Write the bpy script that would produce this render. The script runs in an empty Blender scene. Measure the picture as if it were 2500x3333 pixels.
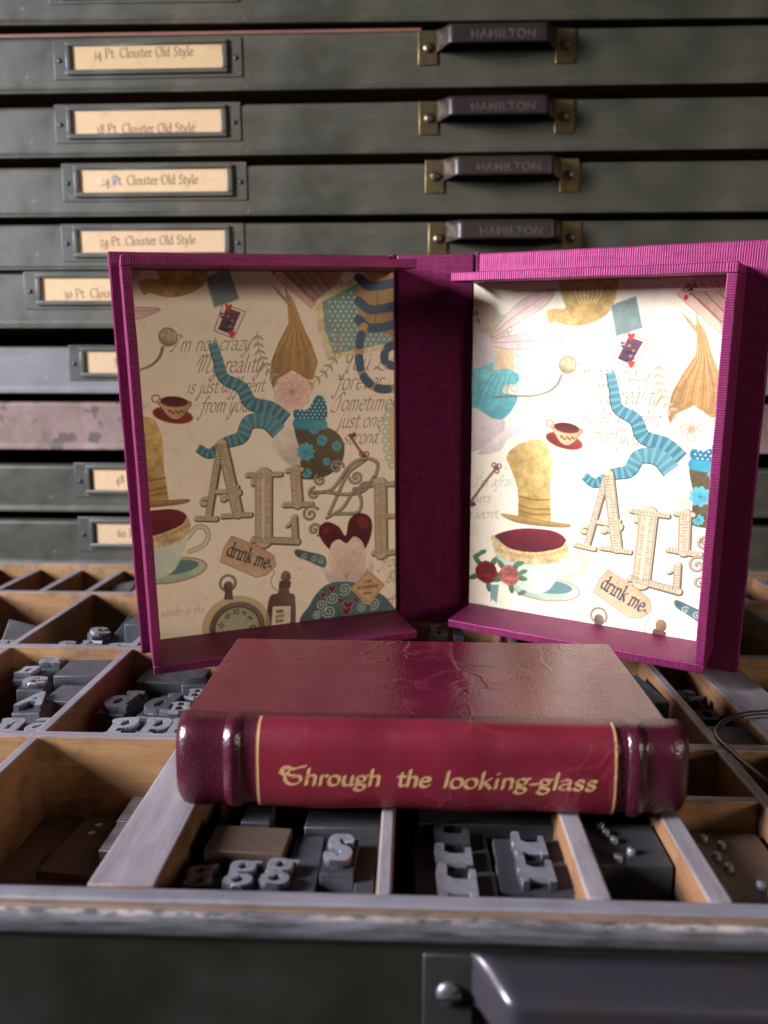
import bpy, bmesh, math, random
import numpy as np
from mathutils import Matrix, Vector, noise
random.seed(7); RNG = np.random.default_rng(7)
SC = bpy.context.scene; COL = SC.collection
CM = 0.01                                   # everything below is written in centimetres
PI = math.pi

# ------------------------------------------------------------------ camera
def camera():
    yaw, pitch, roll = math.radians(1.9), math.atan(406/2650), math.radians(0.3)
    f = Vector((-math.sin(yaw)*math.cos(pitch), math.cos(yaw)*math.cos(pitch), -math.sin(pitch)))
    r = Vector((math.cos(yaw), math.sin(yaw), 0)); u = r.cross(f)
    c, s = math.cos(roll), math.sin(roll)
    r, u = c*r + s*u, c*u - s*r
    m = Matrix(((r.x, u.x, -f.x, 0), (r.y, u.y, -f.y, 0), (r.z, u.z, -f.z, 10.8*CM), (0, 0, 0, 1)))
    d = bpy.data.cameras.new('camera'); o = bpy.data.objects.new('camera', d); COL.objects.link(o)
    o.matrix_world = m
    d.sensor_fit = 'VERTICAL'; d.sensor_height = 36; d.sensor_width = 27; d.lens = 36*2650/3333
    d.clip_start = 0.005; d.clip_end = 20
    d.dof.use_dof = True; d.dof.focus_distance = 0.27; d.dof.aperture_fstop = 12
    SC.camera = o
camera()

# ------------------------------------------------------------------ light and exposure
def lights():
    w = bpy.data.worlds.new('World'); SC.world = w; w.use_nodes = True
    b = w.node_tree.nodes['Background']; b.inputs[0].default_value = (1.0, 0.90, 0.86, 1); b.inputs[1].default_value = 0.018
    def area(name, loc, at, sx, sy, power, col, spread=180):
        d = bpy.data.lights.new(name, 'AREA'); d.shape = 'RECTANGLE'; d.size = sx*CM; d.size_y = sy*CM
        d.energy = power; d.color = col; d.spread = math.radians(spread)
        o = bpy.data.objects.new(name, d); COL.objects.link(o)
        o.location = Vector(loc)*CM
        o.rotation_euler = (Vector(at)*CM - o.location).to_track_quat('-Z', 'Y').to_euler()
    area('window_light', (-108, -11, 44), (4, 30, 3), 24, 42, 12.2, (0.88, 0.89, 1.0), 80)
    area('lining_fill_light', (95, -62, 42), (0.5, 33, 7.5), 36, 40, 0.26, (1.0, 0.84, 0.74), 22)  # added warm fill aimed at the left lining, standing in for bounce
    area('sky_light', (10, -70, 120), (0, 25, 0), 90, 60, 0.2, (0.62, 0.68, 1.0))
lights()
SC.view_settings.view_transform = 'Standard'; SC.view_settings.look = 'None'
SC.view_settings.exposure = 0; SC.view_settings.gamma = 1; SC.view_settings.use_curve_mapping = False
SC.render.engine = 'CYCLES'
SC.cycles.use_denoising = True; SC.cycles.max_bounces = 7; SC.cycles.diffuse_bounces = 4; SC.cycles.glossy_bounces = 4
SC.cycles.sample_clamp_indirect = 6

# ------------------------------------------------------------------ mesh helpers
def link(name, me, parent=None):
    o = bpy.data.objects.new(name, me); COL.objects.link(o)
    if parent is not None: o.parent = parent
    return o
def empty(name, loc=(0, 0, 0), rot=(0, 0, 0), parent=None):
    o = link(name, None, parent); o.location = Vector(loc)*CM; o.rotation_euler = rot
    o.empty_display_size = 0.01
    return o
def tag(o, label=None, cat=None, group=None, kind=None):
    if label: o['label'] = label
    if cat: o['category'] = cat
    if group: o['group'] = group
    if kind: o['kind'] = kind
    return o
class MB:
    """collects geometry in cm and links it as one mesh"""
    def __init__(s): s.bm = bmesh.new(); s.uv = s.bm.loops.layers.uv.new('UVMap'); s.done = s.bm.verts.layers.int.new('done')
    def add(s, vs, fs, mat=0, uvs=None, smooth=False):
        V = [s.bm.verts.new(Vector(v)*CM) for v in vs]
        out = []
        for k, f in enumerate(fs):
            try: F = s.bm.faces.new([V[i] for i in f])
            except ValueError: continue
            F.material_index = mat; F.smooth = smooth
            if uvs is not None:
                for l, i in zip(F.loops, f): l[s.uv].uv = uvs[i]
            out.append(F)
        return V, out
    def box(s, x0, x1, y0, y1, z0, z1, bevel=0, seg=2, mat=0, fn=None, topmat=None, ax=0, rough=0):
        for v in s.bm.verts: v[s.done] = 1
        vs = [(x, y, z) for z in (z0, z1) for y in (y0, y1) for x in (x0, x1)]
        fs = [(0, 2, 3, 1), (4, 5, 7, 6), (0, 1, 5, 4), (2, 6, 7, 3), (0, 4, 6, 2), (1, 3, 7, 5)]
        V, F = s.add(vs, fs, mat)
        if topmat is not None: F[1].material_index = topmat
        if bevel:
            r = bmesh.ops.bevel(s.bm, geom=list({e for f in F for e in f.edges}) + V, offset=bevel*CM, segments=seg, profile=0.5, affect='EDGES', clamp_overlap=True)
            for f in r['faces']: f.smooth = True
        new = [v for v in s.bm.verts if v[s.done] == 0]
        if rough:
            bmesh.ops.subdivide_edges(s.bm, edges=[e for e in {e for v in new for e in v.link_edges} if e.calc_length() > .9*CM], cuts=16, use_grid_fill=True)
            new = [v for v in s.bm.verts if v[s.done] == 0]
        F = {f for v in new for f in v.link_faces}
        for f in F:
            f.normal_update(); n = f.normal
            for l in f.loops:
                c = l.vert.co/CM; q = (c.x, c.y, c.z)
                l[s.uv].uv = (q[ax], q[(ax+1) % 3] + q[(ax+2) % 3])
            if rough: f.smooth = True
        if rough:
            for e in {e for f in F for e in f.edges}:
                if len(e.link_faces) == 2 and e.calc_face_angle(0) > .3: e.smooth = False
            for v in new:
                q = v.co/CM; v.co += noise.noise_vector(q*1.3+Vector((x0*3, 3, z0)))*rough*CM*.7 + noise.noise_vector(q*4.1+Vector((1, x0, 2)))*rough*CM*.3
        if fn:
            for v in new: v.co = Vector(fn(v.co/CM))*CM
        return F
    def prism(s, prof, x0, x1, mat=0, smooth=False):
        """(y,z) outline swept along x"""
        n = len(prof)
        vs = [(x0, y, z) for y, z in prof] + [(x1, y, z) for y, z in prof]
        fs = [(i, (i+1) % n, n+(i+1) % n, n+i) for i in range(n)]
        s.add(vs, fs, mat, None, smooth); s.add(vs, [tuple(range(n))[::-1], tuple(range(n, 2*n))], mat)
    def grid(s, P, mat=0, uv=None, smooth=True):
        P = np.asarray(P, float); a, b = P.shape[:2]
        fs = [(i*b+j, (i+1)*b+j, (i+1)*b+j+1, i*b+j+1) for i in range(a-1) for j in range(b-1)]
        return s.add(P.reshape(-1, 3), fs, mat, None if uv is None else np.asarray(uv, float).reshape(-1, 2), smooth)
    def tube(s, pts, r, n=8, mat=0):
        pts = [Vector(p) for p in pts]; rings = []
        for i, p in enumerate(pts):
            t = (pts[min(i+1, len(pts)-1)] - pts[max(i-1, 0)]).normalized()
            a = t.cross(Vector((0, 0, 1)));
            if a.length < 1e-4: a = t.cross(Vector((1, 0, 0)))
            a.normalize(); b = t.cross(a)
            rr = r[i] if hasattr(r, '__len__') else r
            rings.append([tuple(p + rr*(math.cos(q)*a + math.sin(q)*b)) for q in np.linspace(0, 2*PI, n+1)])
        s.grid(rings, mat)
        s.add(rings[0][:-1], [tuple(range(n))], mat); s.add(rings[-1][:-1], [tuple(range(n))[::-1]], mat)
    def dome(s, c, r, h, axis, n=14, k=5, mat=0):
        """spherical cap, base centre c, height h along axis ('y-' or 'z')"""
        P = []
        for i in range(k+1):
            a = i/k*PI/2; q = []
            for j in range(n+1):
                t = 2*PI*j/n; x, y, z = r*math.cos(a)*math.cos(t), r*math.cos(a)*math.sin(t), h*math.sin(a)
                q.append((c[0]+x, c[1]-z, c[2]+y) if axis == 'y-' else (c[0]+x, c[1]+y, c[2]+z))
            P.append(q)
        s.grid(P, mat)
    def build(s, name, mats, parent=None, weld=True, shift=None):
        if weld: bmesh.ops.remove_doubles(s.bm, verts=s.bm.verts, dist=1e-6)
        bmesh.ops.recalc_face_normals(s.bm, faces=s.bm.faces)
        if shift is not None: bmesh.ops.translate(s.bm, verts=s.bm.verts, vec=-Vector(shift)*CM)
        me = bpy.data.meshes.new(name); s.bm.to_mesh(me); s.bm.free()
        for m in (mats if isinstance(mats, (list, tuple)) else [mats]): me.materials.append(m)
        o = link(name, me, parent)
        if shift is not None: o.location = Vector(shift)*CM
        return o

# ------------------------------------------------------------------ material helpers
class NT:
    def __init__(s, name):
        s.m = bpy.data.materials.new(name); s.m.use_nodes = True; s.t = s.m.node_tree; s.n = s.t.nodes; s.b = s.n['Principled BSDF']
    def node(s, typ, **kw):
        n = s.n.new(typ)
        for k, v in kw.items():
            if k.startswith('i_'): n.inputs[int(k[2:]) if k[2:].isdigit() else k[2:].replace('_', ' ')].default_value = v
            else: setattr(n, k, v)
        return n
    def l(s, a, b): s.t.links.new(a, b)
    def coord(s, kind='Object', scale=(1, 1, 1), loc=(0, 0, 0), rot=(0, 0, 0)):
        c = s.node('ShaderNodeTexCoord'); m = s.node('ShaderNodeMapping')
        m.inputs['Scale'].default_value = scale; m.inputs['Location'].default_value = loc; m.inputs['Rotation'].default_value = rot
        s.l(c.outputs[kind], m.inputs[0]); return m.outputs[0]
    def noise(s, vec, scale, detail=5, rough=0.6, dist=0.0):
        n = s.node('ShaderNodeTexNoise'); n.inputs['Scale'].default_value = scale; n.inputs['Detail'].default_value = detail
        n.inputs['Roughness'].default_value = rough; n.inputs['Distortion'].default_value = dist; s.l(vec, n.inputs['Vector']); return n.outputs[0]
    def ramp(s, fac, stops, interp='LINEAR'):
        r = s.node('ShaderNodeValToRGB'); r.color_ramp.interpolation = interp; e = r.color_ramp.elements
        while len(e) < len(stops): e.new(0.5)
        for q, (p, c) in zip(e, stops): q.position = p; q.color = (*c, 1) if hasattr(c, '__len__') else (c, c, c, 1)
        s.l(fac, r.inputs[0]); return r.outputs[0]
    def mix(s, fac, a, b, blend='MIX'):
        m = s.node('ShaderNodeMix', data_type='RGBA', blend_type=blend)
        for sock, v in ((m.inputs[0], fac), (m.inputs[6], a), (m.inputs[7], b)):
            if hasattr(v, 'is_output'): s.l(v, sock)
            else: sock.default_value = v if not hasattr(v, '__len__') else (*v[:3], 1)
        return m.outputs[2]
    def math(s, op, a, b=0.0, c=None):
        m = s.node('ShaderNodeMath', operation=op)
        for sock, v in zip(m.inputs, (a, b) if c is None else (a, b, c)):
            if hasattr(v, 'is_output'): s.l(v, sock)
            else: sock.default_value = v
        return m.outputs[0]
    def bump(s, h, strength=0.3, dist=0.01, prev=None):
        b = s.node('ShaderNodeBump'); b.inputs['Strength'].default_value = strength; b.inputs['Distance'].default_value = dist*CM
        s.l(h, b.inputs['Height'])
        if prev is not None: s.l(prev, b.inputs['Normal'])
        return b.outputs[0]
    def set(s, **kw):
        for k, v in kw.items():
            k = {'color': 'Base Color', 'rough': 'Roughness', 'metal': 'Metallic', 'normal': 'Normal', 'spec': 'Specular IOR Level', 'coat': 'Coat Weight', 'coatr': 'Coat Roughness', 'sheen': 'Sheen Weight', 'sheenr': 'Sheen Roughness', 'sheent': 'Sheen Tint', 'aniso': 'Anisotropic'}[k]
            if hasattr(v, 'is_output'): s.l(v, s.b.inputs[k])
            else: s.b.inputs[k].default_value = v if not hasattr(v, '__len__') else (*v[:3], 1)
        return s.m

def mat_paint(name, base, wear=(0.30, 0.31, 0.29), amt=0.5, rough=0.42, warm=(0.075, 0.065, 0.045)):
    t = NT(name); v = t.coord()
    big = t.noise(v, 14, 4, 0.55); mid = t.noise(v, 55, 6, 0.65, 0.6); fine = t.noise(v, 420, 3, 0.6)
    c = t.mix(t.ramp(big, [(0.35, 0), (0.7, 1)]), base, warm)
    c = t.mix(t.math('MULTIPLY', t.ramp(mid, [(0.55, 0), (0.78, 1)]), 0.22), c, tuple(x*1.8 for x in base))
    ch = t.noise(v, 190, 4, 0.75); c = t.mix(t.math('MULTIPLY', t.ramp(ch, [(0.70, 0), (0.73, 1)]), 0.8), c, tuple(x*.25 for x in base))
    c2 = t.noise(t.coord(loc=(3, 1, 2)), 150, 3, 0.7); c = t.mix(t.math('MULTIPLY', t.ramp(c2, [(0.715, 0), (0.735, 1)]), amt), c, wear)
    gr = t.noise(t.coord(scale=(4, 30, 30)), 5, 5, 0.6); c = t.mix(t.math('MULTIPLY', t.ramp(gr, [(0.5, 0), (0.72, 1)]), 0.35), c, tuple(x*.55 for x in base))
    sc = t.noise(t.coord(scale=(30, 30, 120), rot=(0, 0.5, 0)), 6, 4, 0.7)
    c = t.mix(t.math('MULTIPLY', t.ramp(sc, [(0.66, 0), (0.70, 1)]), amt), c, wear)
    r = t.ramp(mid, [(0.3, rough-0.08), (0.7, rough+0.12)])
    n = t.bump(fine, 0.25, 0.006); n = t.bump(mid, 0.25, 0.02, n)
    return t.set(color=c, rough=r, normal=n, spec=0.5)
def mat_wood(name, a, b, rough=0.6, grain='x', dirt=0.4, scale=1.0):
    t = NT(name); s = {'x': (6, 70, 70), 'y': (70, 6, 70), 'z': (70, 70, 6)}[grain]
    v = t.coord(scale=tuple(q*scale for q in s)); g = t.noise(v, 3.0, 6, 0.65, 0.4)
    f = t.noise(t.coord(scale=tuple(q*3*scale for q in s)), 5.0, 3, 0.6)
    c = t.mix(t.ramp(g, [(0.3, 0), (0.7, 1)]), a, b)
    c = t.mix(t.math('MULTIPLY', t.ramp(f, [(0.58, 0), (0.72, 1)]), 0.5), c, tuple(q*0.45 for q in a))
    d = t.noise(t.coord(), 70, 6, 0.7); c = t.mix(t.math('MULTIPLY', t.ramp(d, [(0.5, 0), (0.68, 1)]), dirt), c, (0.035, 0.025, 0.018))
    return t.set(color=c, rough=rough, normal=t.bump(f, 0.35, 0.012, t.bump(g, 0.2, 0.02)), spec=0.35)
def mat_metal(name, base, rough=0.42, metal=0.9, dark=(0.02, 0.02, 0.022), amt=0.5, scale=120):
    t = NT(name); v = t.coord(); n = t.noise(v, scale, 6, 0.7); f = t.noise(v, 700, 3, 0.6)
    oi = t.node('ShaderNodeObjectInfo')
    c = t.mix(t.math('MULTIPLY', t.ramp(n, [(0.45, 0), (0.68, 1)]), amt), base, dark)
    c = t.mix(t.math('MULTIPLY', oi.outputs['Random'], 0.45), c, tuple(x*0.45 for x in base))
    return t.set(color=c, rough=t.ramp(n, [(0.3, rough-0.08), (0.75, rough+0.2)]), metal=metal, normal=t.bump(f, 0.2, 0.004, t.bump(n, 0.25, 0.01)))
def mat_cloth(name, base, sheen=0.0):
    t = NT(name); u = t.coord('UV', (1, 1, 1))
    sx = t.node('ShaderNodeSeparateXYZ'); t.l(u, sx.inputs[0])
    w = t.math('SINE', t.math('MULTIPLY', sx.outputs[0], 2*PI/0.082))
    w = t.math('MULTIPLY_ADD', w, 0.5, 0.5)
    moire = t.noise(t.coord('UV', (0.5, 5, 1)), 1.2, 4, 0.6, 0.8); fine = t.noise(t.coord('UV', (60, 14, 1)), 3, 3, 0.6)
    c = t.mix(w, tuple(x*0.6 for x in base), tuple(min(1, x*1.25) for x in base))
    c = t.mix(t.math('MULTIPLY', t.ramp(moire, [(0.4, 0), (0.65, 1)]), 0.7), c, tuple(x*0.55 for x in base))
    slub = t.noise(t.coord('UV', (26, 1.2, 1)), 1.0, 4, 0.7); c = t.mix(t.math('MULTIPLY', t.ramp(slub, [(0.45, 0), (0.62, 1)]), 0.55), c, tuple(min(1, x*1.5) for x in base))
    n = t.bump(w, 0.45, 0.014); n = t.bump(fine, 0.25, 0.008, n); n = t.bump(slub, 0.35, 0.02, n); n = t.bump(t.noise(t.coord(), 45, 3, 0.6), 0.25, 0.05, n)
    return t.set(color=c, rough=0.46, metal=0.45, normal=n, sheen=sheen, sheenr=0.35, sheent=(0.9, 0.4, 0.9), spec=0.22)
def mat_leather(name, base, grain=260, bump=0.5, rough=0.34, crease=True, coat=0.0):
    t = NT(name); v = t.coord()
    vor = t.node('ShaderNodeTexVoronoi', feature='DISTANCE_TO_EDGE'); vor.inputs['Scale'].default_value = grain; t.l(v, vor.inputs['Vector'])
    g = t.ramp(vor.outputs['Distance'], [(0.0, 0), (0.25, 1)])
    n1 = t.noise(v, 90, 6, 0.7); n2 = t.noise(v, 30, 4, 0.6)
    c = t.mix(t.ramp(n2, [(0.35, 0), (0.7, 1)]), base, tuple(x*0.6 for x in base))
    c = t.mix(t.math('MULTIPLY', t.ramp(n1, [(0.6, 0), (0.75, 1)]), 0.3), c, tuple(min(1, x*1.7+0.01) for x in base))
    nn = t.bump(g, bump, 0.02); nn = t.bump(n1, 0.3, 0.03, nn)
    if crease:
        for sc, rt, wd in (((1, .45, 1), .5, .022), ((.5, 1, 1), -.4, .016)):
            n3 = t.noise(t.coord(scale=sc, rot=(0, 0, rt)), 42, 2.5, 0.55, 0.5)
            k = t.math('MULTIPLY', t.ramp(n3, [(0.5-wd, 0), (0.5, 1), (0.5+wd, 0)]), t.ramp(t.noise(v, 24, 2, 0.5), [(0.48, 0), (0.60, 1)]))
            c = t.mix(t.math('MULTIPLY', k, 0.18), c, tuple(min(1, x*2.6+.02) for x in base)); nn = t.bump(k, 0.5, 0.02, nn)
    return t.set(color=c, rough=t.ramp(n1, [(0.3, rough-0.06), (0.7, rough+0.1)]), normal=nn, spec=0.5, coat=coat, coatr=0.2)
def mat_plain(name, c, rough=0.6, metal=0.0):
    t = NT(name); v = t.coord(); n = t.noise(v, 150, 5, 0.65)
    return t.set(color=t.mix(t.ramp(n, [(0.35, 0), (0.7, 1)]), c, tuple(x*0.65 for x in c)), rough=rough, metal=metal, normal=t.bump(n, 0.2, 0.01))
def mat_image(name, img, rough=0.7, gold=None, bump=0.0, mottled=0.0):
    t = NT(name); ti = t.node('ShaderNodeTexImage', image=img, interpolation='Cubic', extension='EXTEND'); t.l(t.coord('UV'), ti.inputs[0])
    n = t.noise(t.coord(), 60, 5, 0.6); c = ti.outputs[0]
    if mottled: c = t.mix(t.math('MULTIPLY', t.ramp(n, [(0.45, 0), (0.75, 1)]), mottled), c, (0.8, 0.66, 0.5), 'MULTIPLY')
    return t, c, ti, n

# ------------------------------------------------------------------ pen lettering: skeleton glyphs written with a nib
def spline(p, closed=False, n=8):
    p = np.asarray(p, float)
    if len(p) < 3: return p
    q = np.vstack([p[-1], p, p[0], p[1]]) if closed else np.vstack([2*p[0]-p[1], p, 2*p[-1]-p[-2]])
    out = []
    t = np.linspace(0, 1, n, endpoint=False)[:, None]
    for i in range(1, len(q)-2):
        a, b, c, d = q[i-1], q[i], q[i+1], q[i+2]
        out.append(0.5*((2*b) + (c-a)*t + (2*a-5*b+4*c-d)*t*t + (3*b-a-3*c+d)*t**3))
    out.append(q[len(q)-2][None]); return np.vstack(out)
G = {
'a': (.44, "~.07,.37 .16,.44 .27,.43 .33,.34 .33,.1 .37,.01 .44,.03|~.33,.27 .18,.24 .07,.17 .06,.07 .14,.0 .25,.03 .33,.13"),
'b': (.46, ".1,.72 .1,.03|~.1,.34 .2,.44 .34,.42 .41,.3 .41,.14 .33,.02 .2,.0 .1,.06"),
'c': (.40, "~.37,.36 .29,.44 .17,.43 .07,.33 .06,.16 .14,.03 .27,.0 .38,.08"),
'd': (.47, "~.36,.36 .26,.44 .13,.41 .06,.28 .07,.12 .16,.01 .28,.02 .36,.1|.36,.72 .36,.02 .44,.02"),
'e': (.42, ".07,.23 .37,.27|~.37,.27 .34,.39 .22,.44 .1,.37 .06,.22 .09,.09 .19,.0 .3,.02 .39,.1"),
'f': (.30, "~.36,.66 .28,.72 .19,.67 .15,.5 .15,.0|.03,.43 .29,.43"),
'g': (.44, "~.2,.44 .09,.4 .06,.3 .1,.2 .2,.16 .31,.21 .34,.3 .3,.4 .2,.44|~.12,.18 .08,.1 .16,.05 .3,.03 .37,-.06 .33,-.18 .2,-.23 .07,-.18 .05,-.09 .13,.02|.31,.42 .43,.44"),
'h': (.48, ".1,.72 .1,0|~.1,.3 .18,.41 .28,.44 .36,.38 .37,.26 .37,.0"),
'i': (.26, ".13,.41 .13,0|.13,.64 .14,.65"),
'j': (.22, "~.12,.43 .12,-.1 .04,-.22 -.06,-.18|.12,.62 .13,.63"),
'k': (.45, ".1,.72 .1,0|.37,.43 .1,.2|.18,.27 .42,0"),
'l': (.22, ".11,.72 .11,0"),
'm': (.70, ".1,.43 .1,0|~.1,.32 .2,.43 .29,.42 .34,.32 .34,0|~.34,.32 .44,.43 .53,.42 .58,.32 .58,0"),
'n': (.48, ".1,.43 .1,0|~.1,.3 .18,.41 .28,.44 .36,.38 .37,.26 .37,.0"),
'o': (.46, "~.22,.44 .09,.38 .05,.22 .1,.05 .22,0 .35,.05 .4,.22 .35,.38 .22,.44"),
'p': (.47, ".1,.43 .1,-.24|~.1,.34 .2,.44 .34,.42 .41,.3 .41,.14 .33,.02 .2,.0 .1,.06"),
'q': (.47, ".36,.43 .36,-.24|~.36,.36 .26,.44 .13,.41 .06,.28 .07,.12 .16,.01 .28,.02 .36,.1"),
'r': (.34, ".1,.43 .1,0|~.1,.3 .17,.41 .26,.44 .32,.39"),
's': (.39, "~.31,.36 .25,.43 .14,.43 .08,.34 .14,.25 .25,.2 .31,.12 .26,.02 .14,.0 .05,.08"),
't': (.32, "~.14,.58 .14,.2 .17,.02 .26,.01 .33,.07|.03,.43 .29,.43"),
'u': (.48, "~.1,.43 .1,.13 .16,.01 .26,.01 .37,.12|.37,.43 .37,.0 .44,.02"),
'v': (.42, ".04,.43 .2,0 .37,.43"), 'w': (.62, ".04,.43 .17,0 .3,.4 .43,0 .57,.43"),
'x': (.42, ".05,.43 .36,0|.36,.43 .05,0"),
'y': (.43, ".05,.43 .22,.02|~.38,.43 .22,.02 .12,-.2 .02,-.22"),
'z': (.40, ".06,.43 .35,.43 .05,.0 .36,.0"),
'A': (.64, ".02,0 .3,.7 .6,0|.13,.25 .5,.25"), 'B': (.56, ".1,.68 .1,0|~.1,.68 .35,.67 .43,.54 .36,.4 .1,.37|~.1,.37 .38,.36 .49,.2 .4,.03 .1,.0"),
'C': (.62, "~.57,.58 .42,.69 .24,.66 .09,.5 .07,.25 .2,.05 .4,0 .58,.12"), 'D': (.66, ".1,.68 .1,0|~.1,.68 .4,.66 .58,.48 .58,.2 .4,.02 .1,0"),
'E': (.54, ".1,.68 .1,0|.1,.68 .46,.68|.1,.36 .4,.36|.1,0 .49,0"), 'G': (.66, "~.58,.58 .42,.69 .24,.66 .09,.5 .07,.25 .2,.05 .4,0 .57,.06|.57,.06 .57,.3 .42,.3"),
'H': (.66, ".1,.68 .1,0|.56,.68 .56,0|.1,.36 .56,.36"), 'I': (.28, ".14,.68 .14,0"),
'K': (.6, ".1,.68 .1,0|.5,.68 .1,.3|.22,.4 .55,0"), 'L': (.52, ".1,.68 .1,0 .47,0 .48,.12"),
'M': (.8, ".1,0 .13,.68 .4,.08 .67,.68 .7,0"), 'N': (.68, ".1,0 .1,.68 .57,.0 .57,.68"),
'O': (.70, "~.34,.69 .15,.62 .06,.35 .14,.08 .34,0 .55,.08 .63,.35 .54,.62 .34,.69"),
'P': (.52, ".1,.68 .1,0|~.1,.67 .32,.68 .44,.58 .44,.44 .32,.32 .1,.32"), 'R': (.58, ".1,.68 .1,0|~.1,.67 .32,.68 .44,.58 .42,.42 .3,.34 .1,.34|.27,.34 .54,0"),
'S': (.48, "~.41,.58 .32,.68 .18,.68 .09,.56 .15,.42 .32,.32 .42,.2 .36,.03 .2,0 .06,.1"), 'T': (.58, ".29,.67 .29,0|.04,.55 .05,.67 .53,.67 .54,.55"),
'U': (.64, "~.1,.68 .1,.2 .2,.02 .42,.02 .53,.2 .53,.68"), 'X': (.62, ".06,.68 .54,0|.54,.68 .06,0"), 'Y': (.58, ".04,.68 .28,.34 .52,.68|.28,.34 .28,0"),
'J': (.36, "~.24,.68 .24,.1 .14,-.04 .02,.04"),
'0': (.44, "~.21,.44 .09,.38 .06,.22 .1,.05 .21,0 .33,.05 .38,.22 .33,.38 .21,.44"), '1': (.26, ".13,.44 .13,0"),
'2': (.42, "~.07,.34 .15,.44 .28,.43 .33,.32 .26,.18 .06,.0|.06,0 .37,0"), '3': (.42, "~.08,.38 .2,.44 .32,.36 .27,.22 .16,.17|~.16,.17 .32,.1 .33,-.08 .2,-.21 .06,-.18"),
'4': (.46, ".3,-.22 .3,.44 .05,.02 .41,.02"), '5': (.42, ".35,.43 .12,.43 .1,.2|~.1,.2 .28,.18 .34,.0 .24,-.18 .06,-.2"),
'6': (.46, "~.36,.68 .18,.56 .07,.33 .08,.12 .2,.0 .34,.04 .39,.2 .32,.36 .18,.36 .08,.2"), '8': (.46, "~.22,.67 .1,.6 .12,.46 .3,.32 .38,.16 .3,.02 .15,.02 .07,.16 .14,.3 .32,.46 .34,.6 .22,.67"),
'.': (.22, ".1,.02 .11,.03"), ',': (.22, ".11,.03 .06,-.1"), "'": (.16, ".1,.7 .07,.58"), '-': (.3, ".05,.2 .26,.22"), ' ': (.27, ""),
}
FANCY = {
'T': (.62, "~.04,.52 .1,.66 .24,.7 .42,.64 .6,.7|~.34,.66 .16,.56 .08,.32 .16,.08 .36,.0 .54,.1 .58,.26|~.36,.62 .3,.4 .34,.14"),
'f': (.34, "~.42,.64 .36,.74 .24,.6 .12,-.2 .02,-.34 -.04,-.22|.03,.42 .32,.42"),
'y': (.46, "~.06,.43 .08,.1 .2,.04 .36,.42|~.36,.42 .26,-.1 .1,-.34 .0,-.22 .2,-.05 .42,.06"),
'j': (.26, "~.14,.43 .1,-.16 .0,-.34 -.08,-.22 .1,-.04 .26,.08|.16,.6 .17,.61"),
'd': (.46, "~.34,.36 .22,.44 .08,.34 .06,.12 .16,.01 .28,.08 .36,.4 .4,.6 .3,.76 .16,.72|~.36,.3 .34,.05 .44,.05"),
'I': (.44, "~.1,.5 .2,.72 .42,.7 .3,.4 .18,.02 .02,.04"), 'M': (.95, "~-.05,.3 .05,.6 .2,.68 .16,.02|~.2,.62 .3,.64 .42,.7 .36,.05|~.42,.6 .6,.72 .68,.6 .62,.1 .74,.0 .9,.1"),
'Y': (.6, "~.02,.6 .1,.7 .16,.4 .3,.3 .46,.7|~.46,.7 .36,.1 .18,-.3 .04,-.2"), 'L': (.75, "~.5,.6 .42,.74 .3,.6 .22,.1 .05,.0 .05,.1 .25,.06 .5,-.04 .75,.1"),
'S': (.6, "~.6,.66 .46,.76 .34,.62 .42,.4 .4,.1 .2,-.06 -.02,.04|~.42,.74 .2,.6 .1,.42"), 'B': (.6, "~.1,.6 .22,.68 .14,.02|~.1,.62 .4,.74 .48,.56 .22,.38 .5,.28 .44,.04 .14,.02"),
'A': (.66, "~.02,.02 .2,.1 .4,.4 .54,.72 .5,.3 .52,.02 .62,.06|.22,.28 .54,.3"),
}
def glyph(ch, fancy=False):
    w, d = (FANCY.get(ch) if fancy and ch in FANCY else None) or G.get(ch, G['o'])
    st = []
    for q in d.split('|'):
        if not q: continue
        sm = q[0] == '~'; p = [tuple(map(float, a.split(','))) for a in q.lstrip('~').split()]
        st.append((spline(p) if sm and len(p) > 2 else np.array(p), not sm))
    return w, st
def serifs(st, ln=0.085, rel=0.0):
    out = []
    for p, line in st:
        out.append(p)
        for e, nb in ((0, 1), (-1, -2)):
            q, r = p[e], p[nb]
            if abs(q[0]-r[0]) < 0.02 and abs(q[1]-r[1]) > 0.12:
                top = q[1] > r[1]
                if top and 0.3 < q[1]: out.append(np.array([[q[0]-ln, q[1]-0.03], [q[0]+(ln if q[1] > .66 and ln > .1 else 0), q[1]]]))
                elif not top and (abs(q[1]) < 0.03 or q[1] < -0.2): out.append(np.array([[q[0]-ln, q[1]], [q[0]+ln, q[1]]]))
    return out
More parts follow.
